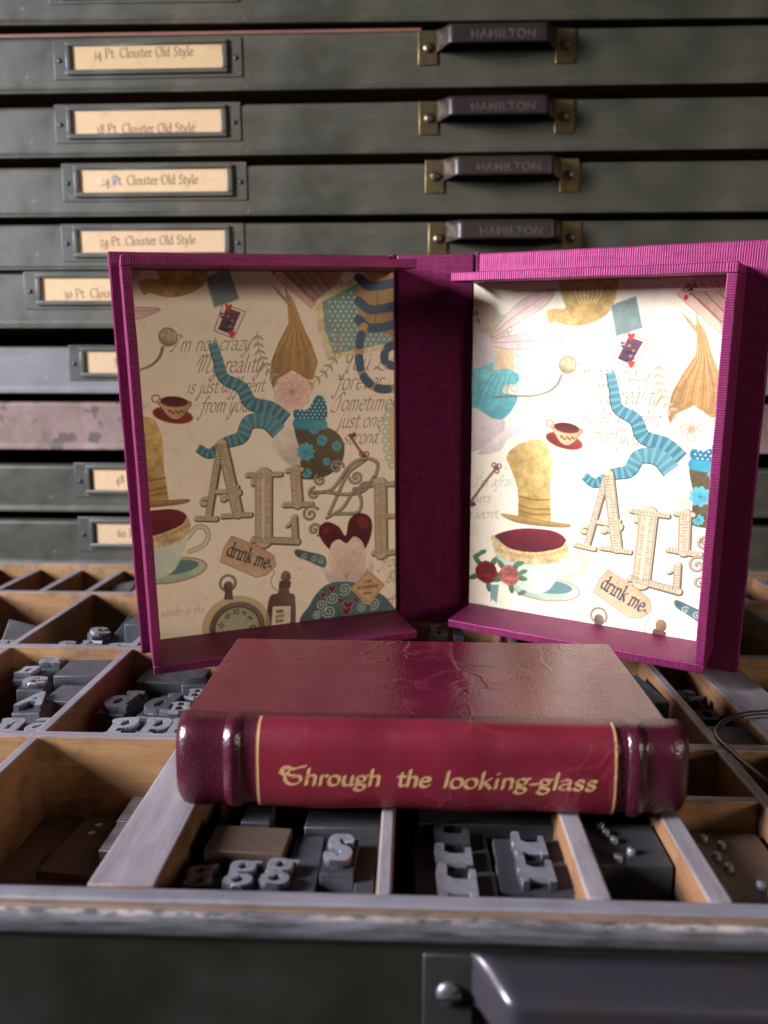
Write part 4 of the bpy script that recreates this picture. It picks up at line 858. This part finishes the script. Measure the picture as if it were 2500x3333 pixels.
def make_box():
    S, H, t, b = BX['S'], BX['H'], BX['t'], BX['b']
    mb = MB(); mb.box(-S/2+.14, S/2-.14, 0, .26, 0, H, .05, 2, 0, None, None, 2, .03); mb.build('spine_panel', M['cloth'], box)
    for side in 'LR':
        f = wing(side); W, g, T, m, D = (BX[k+side] for k in 'WgTmD')
        s = -1 if side == 'L' else 1
        # flexible hinge
        P = []
        for i in range(7):
            q = i/6; p0 = np.array([s*(S/2-.14), .24]); p1 = np.array(f((.12, -.24, 0))[:2]); p = p0*(1-q)+p1*q+np.array([0, -.17*math.sin(q*PI)])
            P.append([(p[0], p[1], -0.0), (p[0], p[1], H+.05*math.sin(q*PI))])
        Q = [[(x, y+.08, z) for x, y, z in r] for r in P]
        mb = MB(); uvs = [[(0, 0), (H, 0)]]*7; mb.grid(P, 0, uvs); mb.grid(Q, 0, uvs); mb.grid([[P[i][1], Q[i][1]] for i in range(7)]); mb.grid([[P[i][0], Q[i][0]] for i in range(7)])
        mb.build('hinge', M['cloth'], box)
        mb = MB(); mb.box(.10, W, -.26, 0, 0, H, .06, 2, 0, f, None, 0, .03); mb.build('cover_board', M['cloth'], box)
        mb = MB(); e = .003
        mb.box(g, g+T-t, e, b-.03, m+t, H-m-t, 0, 1, 0, f)
        mb.box(g, g+T, e, D, m, m+t, .035, 2, 0, f, None, 0, .028)
        mb.box(g, g+T, e, D, H-m-t, H-m, .035, 2, 0, f, None, 0, .028)
        mb.box(g+T-t, g+T, e, D-.004, m+t+.002, H-m-t-.002, .035, 2, 0, f, None, 2, .028)
        # folded cloth corners
        for v0 in (m, H-m-t): mb.box(g+T-t-.03, g+T+.012, D-.25, D+.014, v0-.012, v0+t+.012, .03, 2, 0, f, None, 0)
        tr = mb.build('tray', M['cloth'], box, weld=False)
        # lining paper
        off = (0, 0) if side == 'L' else (2.37, -1.2)
        def uv(u, v):
            x = (BX['gL']+BX['TL']-u) if side == 'L' else (u-BX['gR']); x -= off[0]; y = v-off[1]
            return ((x-SHEET[0])/(SHEET[1]-SHEET[0]), (y-SHEET[2])/(SHEET[3]-SHEET[2]))
        u0, u1, v0, v1 = g+.0, g+T-t-.01, m+t+.01, H-m-t-.01
        mb = MB(); c = [(u0, v0), (u1, v0), (u1, v1), (u0, v1)]
        mb.add([f((u, b, v)) for u, v in c] + [f((u, b-.025, v)) for u, v in c], [(0, 1, 2, 3), (4, 7, 6, 5), (0, 4, 5, 1), (1, 5, 6, 2), (2, 6, 7, 3), (3, 7, 4, 0)], 0, [uv(*q) for q in c]*2)
        mb.build('lining_paper', M['paper'], tr)
        if side == 'L':
            cu, cv, r = 1.42, 1.88, .82
            mb = MB(); q = [(cu+r*.98, cv), (cu, cv+r), (cu-r*.98, cv), (cu, cv-r)]; ux = [(0, .5), (.5, 1), (1, .5), (.5, 0)]
            mb.add([f((u, b+.012, v)) for u, v in q]+[f((u, b+.002, v)) for u, v in q], [(0, 1, 2, 3), (4, 7, 6, 5), (0, 4, 5, 1), (1, 5, 6, 2), (2, 6, 7, 3), (3, 7, 4, 0)], 0, ux*2)
            tag(mb.build('bookplate', M['plate'], tr), 'tan diamond bookplate with lettering')
make_box()

# ------------------------------------------------------------------ the book
book = tag(empty('leather_book', (.45, 20, 0)), 'small oxblood leather book lying spine forward, gold title on a red label', 'book')
def make_book():
    x0, x1, yf, yb, T = -6.3, 6.22, .12, 6.55, 2.34
    for z0, z1 in ((T-.26, T), (.0, .26)):
        mb = MB(); mb.box(x0, x1, yf, yb, z0, z1, .06, 3)
        if z1 == T: bmesh.ops.subdivide_edges(mb.bm, edges=[e for e in mb.bm.edges if e.calc_length() > .03], cuts=10, use_grid_fill=True)
        mb.build('cover_board', M['leather'], book)
    mb = MB(); mb.box(x0+.25, x1-.25, yf+.2, yb-.3, .262, T-.262, .02); mb.build('page_block', M['pages'], book)
    K = 28
    def prof(k, off=0.0, sc=1.0):
        a = PI*k/K; off = off*(math.sin(a)+1e-9)**.5 if k < K/2 else off; cz, ry, rz = 1.16, .98*sc+off, 1.185*sc+off
        q = lambda w, p: math.copysign(abs(w)**p, w)
        return (.28-ry*abs(math.sin(a))**.55, cz+rz*q(math.cos(a), .72))
    xs = np.linspace(-6.40, 6.62, 90)
    def radial(x):
        off = .02*math.sin(x*1.7)
        for e, sg in ((-6.40, 1), (6.62, -1)):
            d = (x-e)*sg
            if d < .35: off -= .20*(1-math.sqrt(max(0, 1-(1-d/.35)**2)))
            if .2 < d < .9: off += .025*math.sin((d-.2)/.7*PI)
        for b in (-4.92, 5.28):
            off += .05*math.exp(-((x-b)/.13)**2) - .03*math.exp(-((x-b-(.42 if b < 0 else -.36))/.12)**2)
        return off
    mb = MB(); P = [[(x, *prof(k, radial(x))) for k in range(K+1)] for x in xs]; mb.grid(P)
    for row in (P[0], P[-1]): mb.add(row, [tuple(range(len(row)))], 0)
    sp = mb.build('spine', M['spine_leather'], book)
    for b, sg in ((-4.92, 1), (5.28, -1)):
        mb = MB(); P = []
        for i in range(13):
            q = i/12*2-1; P.append([(b+q*.22, *prof(k, radial(b+q*.22)+.010+.045*math.sqrt(max(0, 1-q*q)))) for k in range(K+1)])
        mb.grid(P); mb.build('raised_band', M['spine_leather'], sp)
    # title label
    xa, xb = -4.33, 4.78
    pr = np.array([prof(k, .03) for k in range(K+1)]); d = np.r_[0, np.cumsum(np.hypot(*np.diff(pr, axis=0).T))]
    zz = lambda z: np.interp(-z, -pr[:, 1], d)
    lo, hi = zz(.10), zz(2.32)
    X = np.linspace(xa, xb, 60); P, UV = [], []
    # map: baseline (print y 1.05) at height z=.84, x-height top (y 1.37) at z 1.1
    for x in X:
        r_, u_ = [], []
        for k in range(1, K):
            y_, z_ = prof(k, radial(x)*0+.035+.02*math.sin(x*1.7)); r_.append((x, y_, z_)); u_.append(((x-xa)/(xb-xa), ((z_-.84)*1.22+1.05)/TITLE_H))
        P.append(r_); UV.append(u_)
    mb = MB(); mb.grid(P, 0, UV); B = [[(x, y+.02, z) for x, y, z in r] for r in P]
    mb.build('title_label', M['title'], sp)
    book['label'] = book['label']
make_book()

# ------------------------------------------------------------------ metal type
FACES = {}
def face_mesh(ch, w, d, style):
    key = (ch, round(w, 2), round(d, 2), style)
    if key in FACES: return FACES[key]
    nx, ny = int(w/.017), int(d/.02)
    xs = np.r_[-w/2, np.linspace(-w/2+.02, w/2-.02, nx), w/2]; ys = np.r_[0, np.linspace(.02, d-.02, ny), d]
    X, Y = np.meshgrid(xs, ys)
    gw, st = glyph(ch); rot = style == 'turned'
    low, high = (-.26, .48) if ch in 'pgq' else ((-.03, .76) if ch in 'dhkbltf' or ch.isupper() else (-.03, .48))
    if rot: U, V = Y-d*.5, -X; size = w*.46/(high-low); sx = d*.80/(gw*size)
    else: U, V = X, Y-d*.12; size = d*.80/(high-low); sx = w*.94/((gw+.06)*size)
    D = np.full(X.shape, 9.); pw = .075 if rot else (.056 if ch in 'gsaeB' else .072)
    for p in serifs(st, .12):
        p = np.stack([(p[:, 0]-gw/2)*sx*size, (p[:, 1]-low)*size], -1)
        if rot: p[:, 1] -= w*.23
        for A, B in zip(p[:-1], p[1:]):
            e = B-A; L = max(e@e, 1e-9); t = np.clip(((U-A[0])*e[0]+(V-A[1])*e[1])/L, 0, 1)
            dx, dy = U-A[0]-t*e[0], V-A[1]-t*e[1]; D = np.minimum(D, ((dx/max(1, sx*1.15))**6+(dy*1.45)**6)**(1/6))
    R = pw*size; h = np.clip((R+.012-D)/.014, 0, 1)
    Z = -.24 + .22*h; Z[0] = Z[-1] = -.3; Z[:, 0] = Z[:, -1] = -.3
    mb = MB(); V_, F_ = mb.grid(np.stack([X, Y, Z], -1), 0, None, False)
    for f in F_: f.material_index = 0 if sum(v.co.z for v in f.verts)/4 > -.10*CM else 1
    bmesh.ops.recalc_face_normals(mb.bm, faces=mb.bm.faces)
    me = bpy.data.meshes.new('letter_face'); mb.bm.to_mesh(me); mb.bm.free(); FACES[key] = me; return me
def sort(name, x, yf, w, d, z, ch, mat, label, rz=0, rx=0, ry=0, style='', group='metal type sorts lying in the compartments', h=None):
    h = (z-FZ-.012) if h is None else h
    mb = MB(); top = -.28 if ch else 0
    mb.box(-w/2, w/2, 0, d, -h, top, .018 if ch else .03, 2)
    o = mb.build('type_sort' if ch else name, M['lead_body' if mat == 'lead' else mat]); o.location = Vector((x, yf, z))*CM; o.rotation_euler = (math.radians(rx), math.radians(ry), math.radians(rz))
    tag(o, label, 'metal type' if ch else 'spacing block', group)
    if ch:
        me = face_mesh(ch, w, d, style).copy(); me.materials.append(M[mat]); me.materials.append(M['shoulder']); f = link('letter_face', me, o)
    return o
SORTS = [
 ('', -14.71, 31.34, .96, .9, -.35, 'a', 'lead', 'silver letter a sort, farthest back in the left compartment heap', 4, 0, 3),
 ('', -15.17, 30.1, .86, .98, -.35, 'n', 'lead', 'silver letter n sort, second from the back in the left compartment heap', -6, 0, -4),
 ('', -14.3, 28.9, 1.0, .98, -.32, 'e', 'lead', 'silver letter e sort in the middle of the left compartment heap', 3, 0, 2),
 ('', -13.5, 26.8, 1.04, 1.5, -.35, 'A', 'lead', 'capital A sort standing left of the small blank block', -4, 2, -3),
 ('spacing_block', -12.98, 30.15, 1.9, 1.95, -.45, '', 'lead', 'larger smooth blank block against the left compartment divider', 3, 0, 0),
 ('spacing_block', -12.62, 27.7, 1.4, 1.6, -.5, '', 'lead', 'smaller smooth blank block beside the capital A sort', -3, 0, 0),
 ('', -13.15, 24.5, .92, 1.3, -.28, 'n', 'lead', 'silver letter n sort against the rail, left of the a', 2, 0, 2),
 ('', -12.22, 24.5, .84, 1.3, -.25, 'a', 'lead', 'silver letter a sort against the rail, touching the left divider', -5, 0, 0),
 ('', -14.3, 24.4, 1.0, 1.4, -.5, 'u', 'lead_dark', 'dark letter u sort against the rail at the left edge of the picture', 4, 0, 2),
 ('', -15.4, 26.2, 1.0, 1.4, -.8, 'o', 'lead_dark', 'dark letter o sort low in the heap at the left edge', 14, 0, 5),
 ('', -10.55, 27.0, 1.05, 1.9, -.42, 'd', 'lead_dark', 'dark letter d sort, the left one of two, behind the three p sorts', -8, 0, 0, 'tall'),
 ('', -9.0, 26.7, 1.1, 2.0, -.38, 'd', 'lead_dark', 'dark letter d sort, the right one of two, next to the blank silver sorts', -10, 0, 0, 'tall'),
 ('', -8.0, 26.6, .85, 1.1, -.35, 'B', 'lead', 'silver capital B sort touching the front left edge of the book', 3, 0, 0),
 ('', -7.85, 28.0, .8, 1.1, -.40, 'B', 'lead', 'silver capital B sort behind the front one, left of the book', -2, 0, 0),
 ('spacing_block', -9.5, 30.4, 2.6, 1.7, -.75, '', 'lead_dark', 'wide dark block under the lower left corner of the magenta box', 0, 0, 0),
 ('spacing_block', -8.2, 29.4, .9, .8, -.45, '', 'lead', 'small bright blank block behind the capital B sorts', 6, 0, 0),
 ('', -9.38, 24.4, .98, 1.7, -.22, 'p', 'lead', 'leftmost of three silver letter p sorts leaning on the cross rail', 5, -3, -3),
 ('', -8.36, 24.4, .95, 1.6, -.25, 'p', 'lead', 'middle of three silver letter p sorts on the cross rail', -2, 0, 2),
 ('', -7.52, 24.4, .80, 1.6, -.25, 'p', 'lead', 'rightmost of three silver letter p sorts, half behind the book', 0, 0, 0),
 ('', -10.5, 24.5, 1.0, 1.2, -1.2, 'o', 'lead_dark', 'low dark letter o sort in the corner by the left divider', 10, 0, 0),
 ('', -15.1, 33.4, .95, 1.3, -.45, 's', 'lead', 'silver letter s sort on the second rail, left of the leaning plate', 3, 0, 2),
 ('', -14.1, 33.5, .95, 1.2, -.40, 'E', 'lead', 'silver capital E sort on the second rail beside the leaning plate', -4, 0, 0),
 ('', -12.6, 33.3, 1.2, 1.0, -.38, 'o', 'lead', 'silver letter o sort on the second rail, left of the magenta box', 2, 0, 0),
 ('spacing_block', -12.45, 35.2, .9, 3.5, .15, '', 'lead_dark', 'dark upright block left of the magenta box edge in the third row', 0, 0, 0),
 ('', -18.2, 33.4, 1.0, 1.3, -.45, 'g', 'lead', 'silver letter g sort on the second rail at the left picture edge', 0, 0, 0),
 ('', -17.35, 33.4, .75, 1.3, -.45, 'r', 'lead', 'silver letter r sort beside the g at the left picture edge', 4, 0, 0),
 ('', -14.0, 35.4, .85, 1.2, -.35, 'c', 'lead', 'silver letter c sort behind the leaning dark plate', 30, 0, 8),
 ('', -4.85, 17.0, .80, 1.05, -.58, 'g', 'lead_brown', 'brown stained letter g sort, left of the two silver ones', 4, 0, -4),
 ('', -3.93, 16.9, .80, 1.25, -.48, 'g', 'lead', 'silver letter g sort beside the brown one', -3, 0, 0),
 ('', -3.10, 16.95, .80, 1.3, -.46, 'g', 'lead', 'silver letter g sort, right one of the pair', -6, 0, 2),
 ('spacing_block', -4.05, 18.45, 2.0, 1.2, -.55, '', 'lead_brown', 'rust stained grey block behind the g sorts', -3, 0, 0),
 ('spacing_block', -4.0, 19.75, .75, 1.0, -.50, '', 'lead_dark', 'small dark block behind the rust stained block', 0, 0, 0),
 ('', -1.66, 17.6, .80, 1.45, -.25, 's', 'lead', 'shiny letter s sort standing alone between two grey blocks', -2, 0, 0),
 ('spacing_block', -2.52, 17.0, .78, 2.6, -.75, '', 'lead_dark', 'grey rounded block left of the shiny s sort', 0, 0, 0),
 ('spacing_block', -1.0, 17.0, .46, 2.4, -.75, '', 'lead_dark', 'narrow grey block right of the shiny s sort', 0, 0, 0),
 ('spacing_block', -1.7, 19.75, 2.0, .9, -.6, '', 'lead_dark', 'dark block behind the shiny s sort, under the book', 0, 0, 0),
 ('', 1.13, 19.2, 1.88, .92, -.62, 'r', 'lead_dark', 'back one of three wide r sorts in the left column', 0, 0, 0, 'turned'),
 ('', 1.13, 18.17, 1.9, .98, -.56, 'r', 'lead', 'middle one of three wide r sorts in the left column', 0, 0, 0, 'turned'),
 ('', 1.15, 16.75, 1.92, 1.36, -.46, 'r', 'lead', 'front one of three wide r sorts in the left column', 0, 0, 0, 'turned'),
 ('', 3.05, 18.58, 1.7, 1.08, -.5, 'r', 'lead', 'back one of two wide r sorts in the right column', 0, 0, 0, 'turned'),
 ('', 3.04, 17.4, 1.74, 1.12, -.45, 'r', 'lead', 'front one of two wide r sorts in the right column', 0, 0, 0, 'turned'),
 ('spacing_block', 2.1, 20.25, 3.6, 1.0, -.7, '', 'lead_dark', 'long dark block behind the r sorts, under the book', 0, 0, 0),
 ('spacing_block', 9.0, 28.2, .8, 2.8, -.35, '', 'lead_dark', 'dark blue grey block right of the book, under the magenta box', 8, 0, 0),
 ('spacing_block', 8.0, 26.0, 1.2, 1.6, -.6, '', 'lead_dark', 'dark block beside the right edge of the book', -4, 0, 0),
 ('', 10.45, 28.6, .8, 1.1, -.35, 'c', 'lead_dark', 'dark letter c sort in the narrow right compartment, farthest back', 10, 0, 5),
 ('', 10.4, 26.9, .9, 1.2, -.45, 'o', 'lead_dark', 'dark letter o sort in the narrow right compartment', -5, 0, 0),
 ('spacing_block', 10.5, 24.6, 1.2, 1.5, -.30, '', 'lead_dark', 'dark block under the black cable', 0, 0, 0),
 ('', 1.31, 33.6, .90, 1.9, .30, 'h', 'lead', 'bluish block-like h sort seen under the spine of the magenta box', 0, 0, 0),
 ('spacing_block', 2.1, 33.5, .42, 1.8, .34, '', 'lead', 'narrow bluish spacer seen under the right tray of the magenta box', 0, 0, 0),
]
for s in SORTS: sort(*s)
# leaning plate, loose scraps
def slab_thing(name, w, d, h, loc, rot, mat, label, cat, group=None, bev=.02):
    mb = MB(); mb.box(-w/2, w/2, -d/2, d/2, 0, h, bev, 2); o = mb.build(name, M[mat]); o.location = Vector(loc)*CM; o.rotation_euler = [math.radians(a) for a in rot]
    return tag(o, label, cat, group)
slab_thing('metal_plate', 2.2, .5, 2.4, (-13.5, 35.6, -2.2), (-24, 38, 4), 'lead_dark', 'dark plate leaning over the sorts in the third row', 'metal plate')
slab_thing('metal_plate', 1.4, .3, 1.7, (-18.6, 36.2, -1.8), (-40, 20, 20), 'lead', 'pale tilted metal plate at the left edge of the third row', 'metal plate')
slab_thing('metal_plate', 2.0, 1.6, .5, (-16.3, 43.8, -.9), (8, -12, 5), 'lead_dark', 'grey plate lying between the dividers of the back row', 'metal plate')
slab_thing('metal_bar', 1.45, 1.5, .85, (-7.8, 21.28, FZ+.01), (0, 0, 0), 'lead', 'front metal bar along the wide wooden bar', 'metal bar', 'metal bars')
slab_thing('metal_bar', 1.5, 1.5, .85, (-7.83, 22.82, FZ+.01), (0, 0, 0), 'lead', 'back metal bar along the wide wooden bar', 'metal bar', 'metal bars')
slab_thing('brown_card', 1.7, 3.0, .22, (-9.3, 21.9, FZ+.01), (0, 0, -6), 'card_brown', 'brown card piece lying flat under the two paper chips', 'card piece', 'card pieces')
slab_thing('brown_card', 1.9, 2.6, .16, (-11.2, 20.2, FZ+.01), (0, 0, 14), 'card_brown', 'brown card piece in the left of the empty front compartment', 'card piece', 'card pieces')
slab_thing('brown_card', 2.4, 2.2, .12, (-9.6, 18.4, FZ+.01), (0, 0, -20), 'card_brown', 'brown card piece nearest the front rail', 'card piece', 'card pieces')
def chip(x, y, r, label):
    mb = MB(); P = ellipse(0, 0, r, r*.8, 20, 14); mb.add([(a, b, 0) for a, b in P]+[(a, b, .03) for a, b in P], [tuple(range(14))[::-1], tuple(range(14, 28))]+[(i, (i+1) % 14, 14+(i+1) % 14, 14+i) for i in range(14)])
    o = mb.build('paper_chip', M['pages']); o.location = Vector((x, y, FZ+.235))*CM; tag(o, label, 'paper chip', 'round paper chips')
chip(-9.45, 22.9, .11, 'back round pale chip on the brown card'); chip(-9.5, 22.45, .10, 'front round pale chip on the brown card')
# quads with round dots
def dot_block(x, yf, w, d, z, dots, mat, label, rz=0):
    mb = MB(); mb.box(-w/2, w/2, 0, d, -(z-FZ-.012), 0, .025, 2); o = mb.build('dotted_block', M[mat]); o.location = Vector((x, yf, z))*CM; o.rotation_euler = (0, 0, math.radians(rz)); tag(o, label, 'metal type', 'blocks with raised dots')
    for a, b, r in dots:
        q = MB(); P = [[(a+rr*math.cos(t), b+rr*math.sin(t), zz) for t in np.linspace(0, 2*PI, 15)] for rr, zz in ((r*1.15, .002), (r, .11), (r*.92, .14), (0, .14))]
        q.grid(P); q.build('raised_dot', M['lead'], o)
dot_block(5.45, 18.2, 1.85, 1.9, -.5, [(-.45, 1.65, .10), (-.38, 1.35, .10), (-.25, 1.0, .10), (.05, .5, .10), (-.35, .2, .11)], 'lead_dark', 'dark block with raised dots between the two pale dividers')
dot_block(5.45, 16.4, 1.6, 1.7, -1.6, [], 'lead_dark', 'plain black block in front of the dotted block')
dot_block(8.2, 16.6, 1.9, 3.6, -.75, [(-.55, 3.2, .10), (-.2, 2.9, .10), (-.5, 2.4, .10), (-.4, 1.9, .11), (.1, 1.2, .12), (.25, .9, .12), (.35, .5, .12), (.1, .2, .12)], 'lead_brown', 'brownish block with many raised dots at the right edge')
dot_block(8.2, 21.0, 1.9, 2.2, -1.3, [(-.3, 1.8, .12), (-.2, 1.4, .12), (-.05, 1.0, .12), (.1, .6, .12), (.25, .3, .12)], 'lead_brown', 'brown block with a line of dots right of the book spine')
# black cable
mb = MB(); pts = spline(np.array([(26, 27, .3), (15, 26.7, .25), (11.91, 26.1, .22), (11.26, 26.0, .2), (10.53, 25.65, .18), (9.87, 24.95, .15), (9.56, 24.2, .16), (9.6, 23.1, .16), (9.75, 21.9, .16), (10.1, 21.1, .1), (11.5, 20.2, .15), (14, 19.5, .2)]), n=10)
tag(mb.tube([tuple(p) for p in pts], .085, 10) or mb.build('cable', M['rubber']), 'thin black cable looping over the right edge of the case', 'cable')
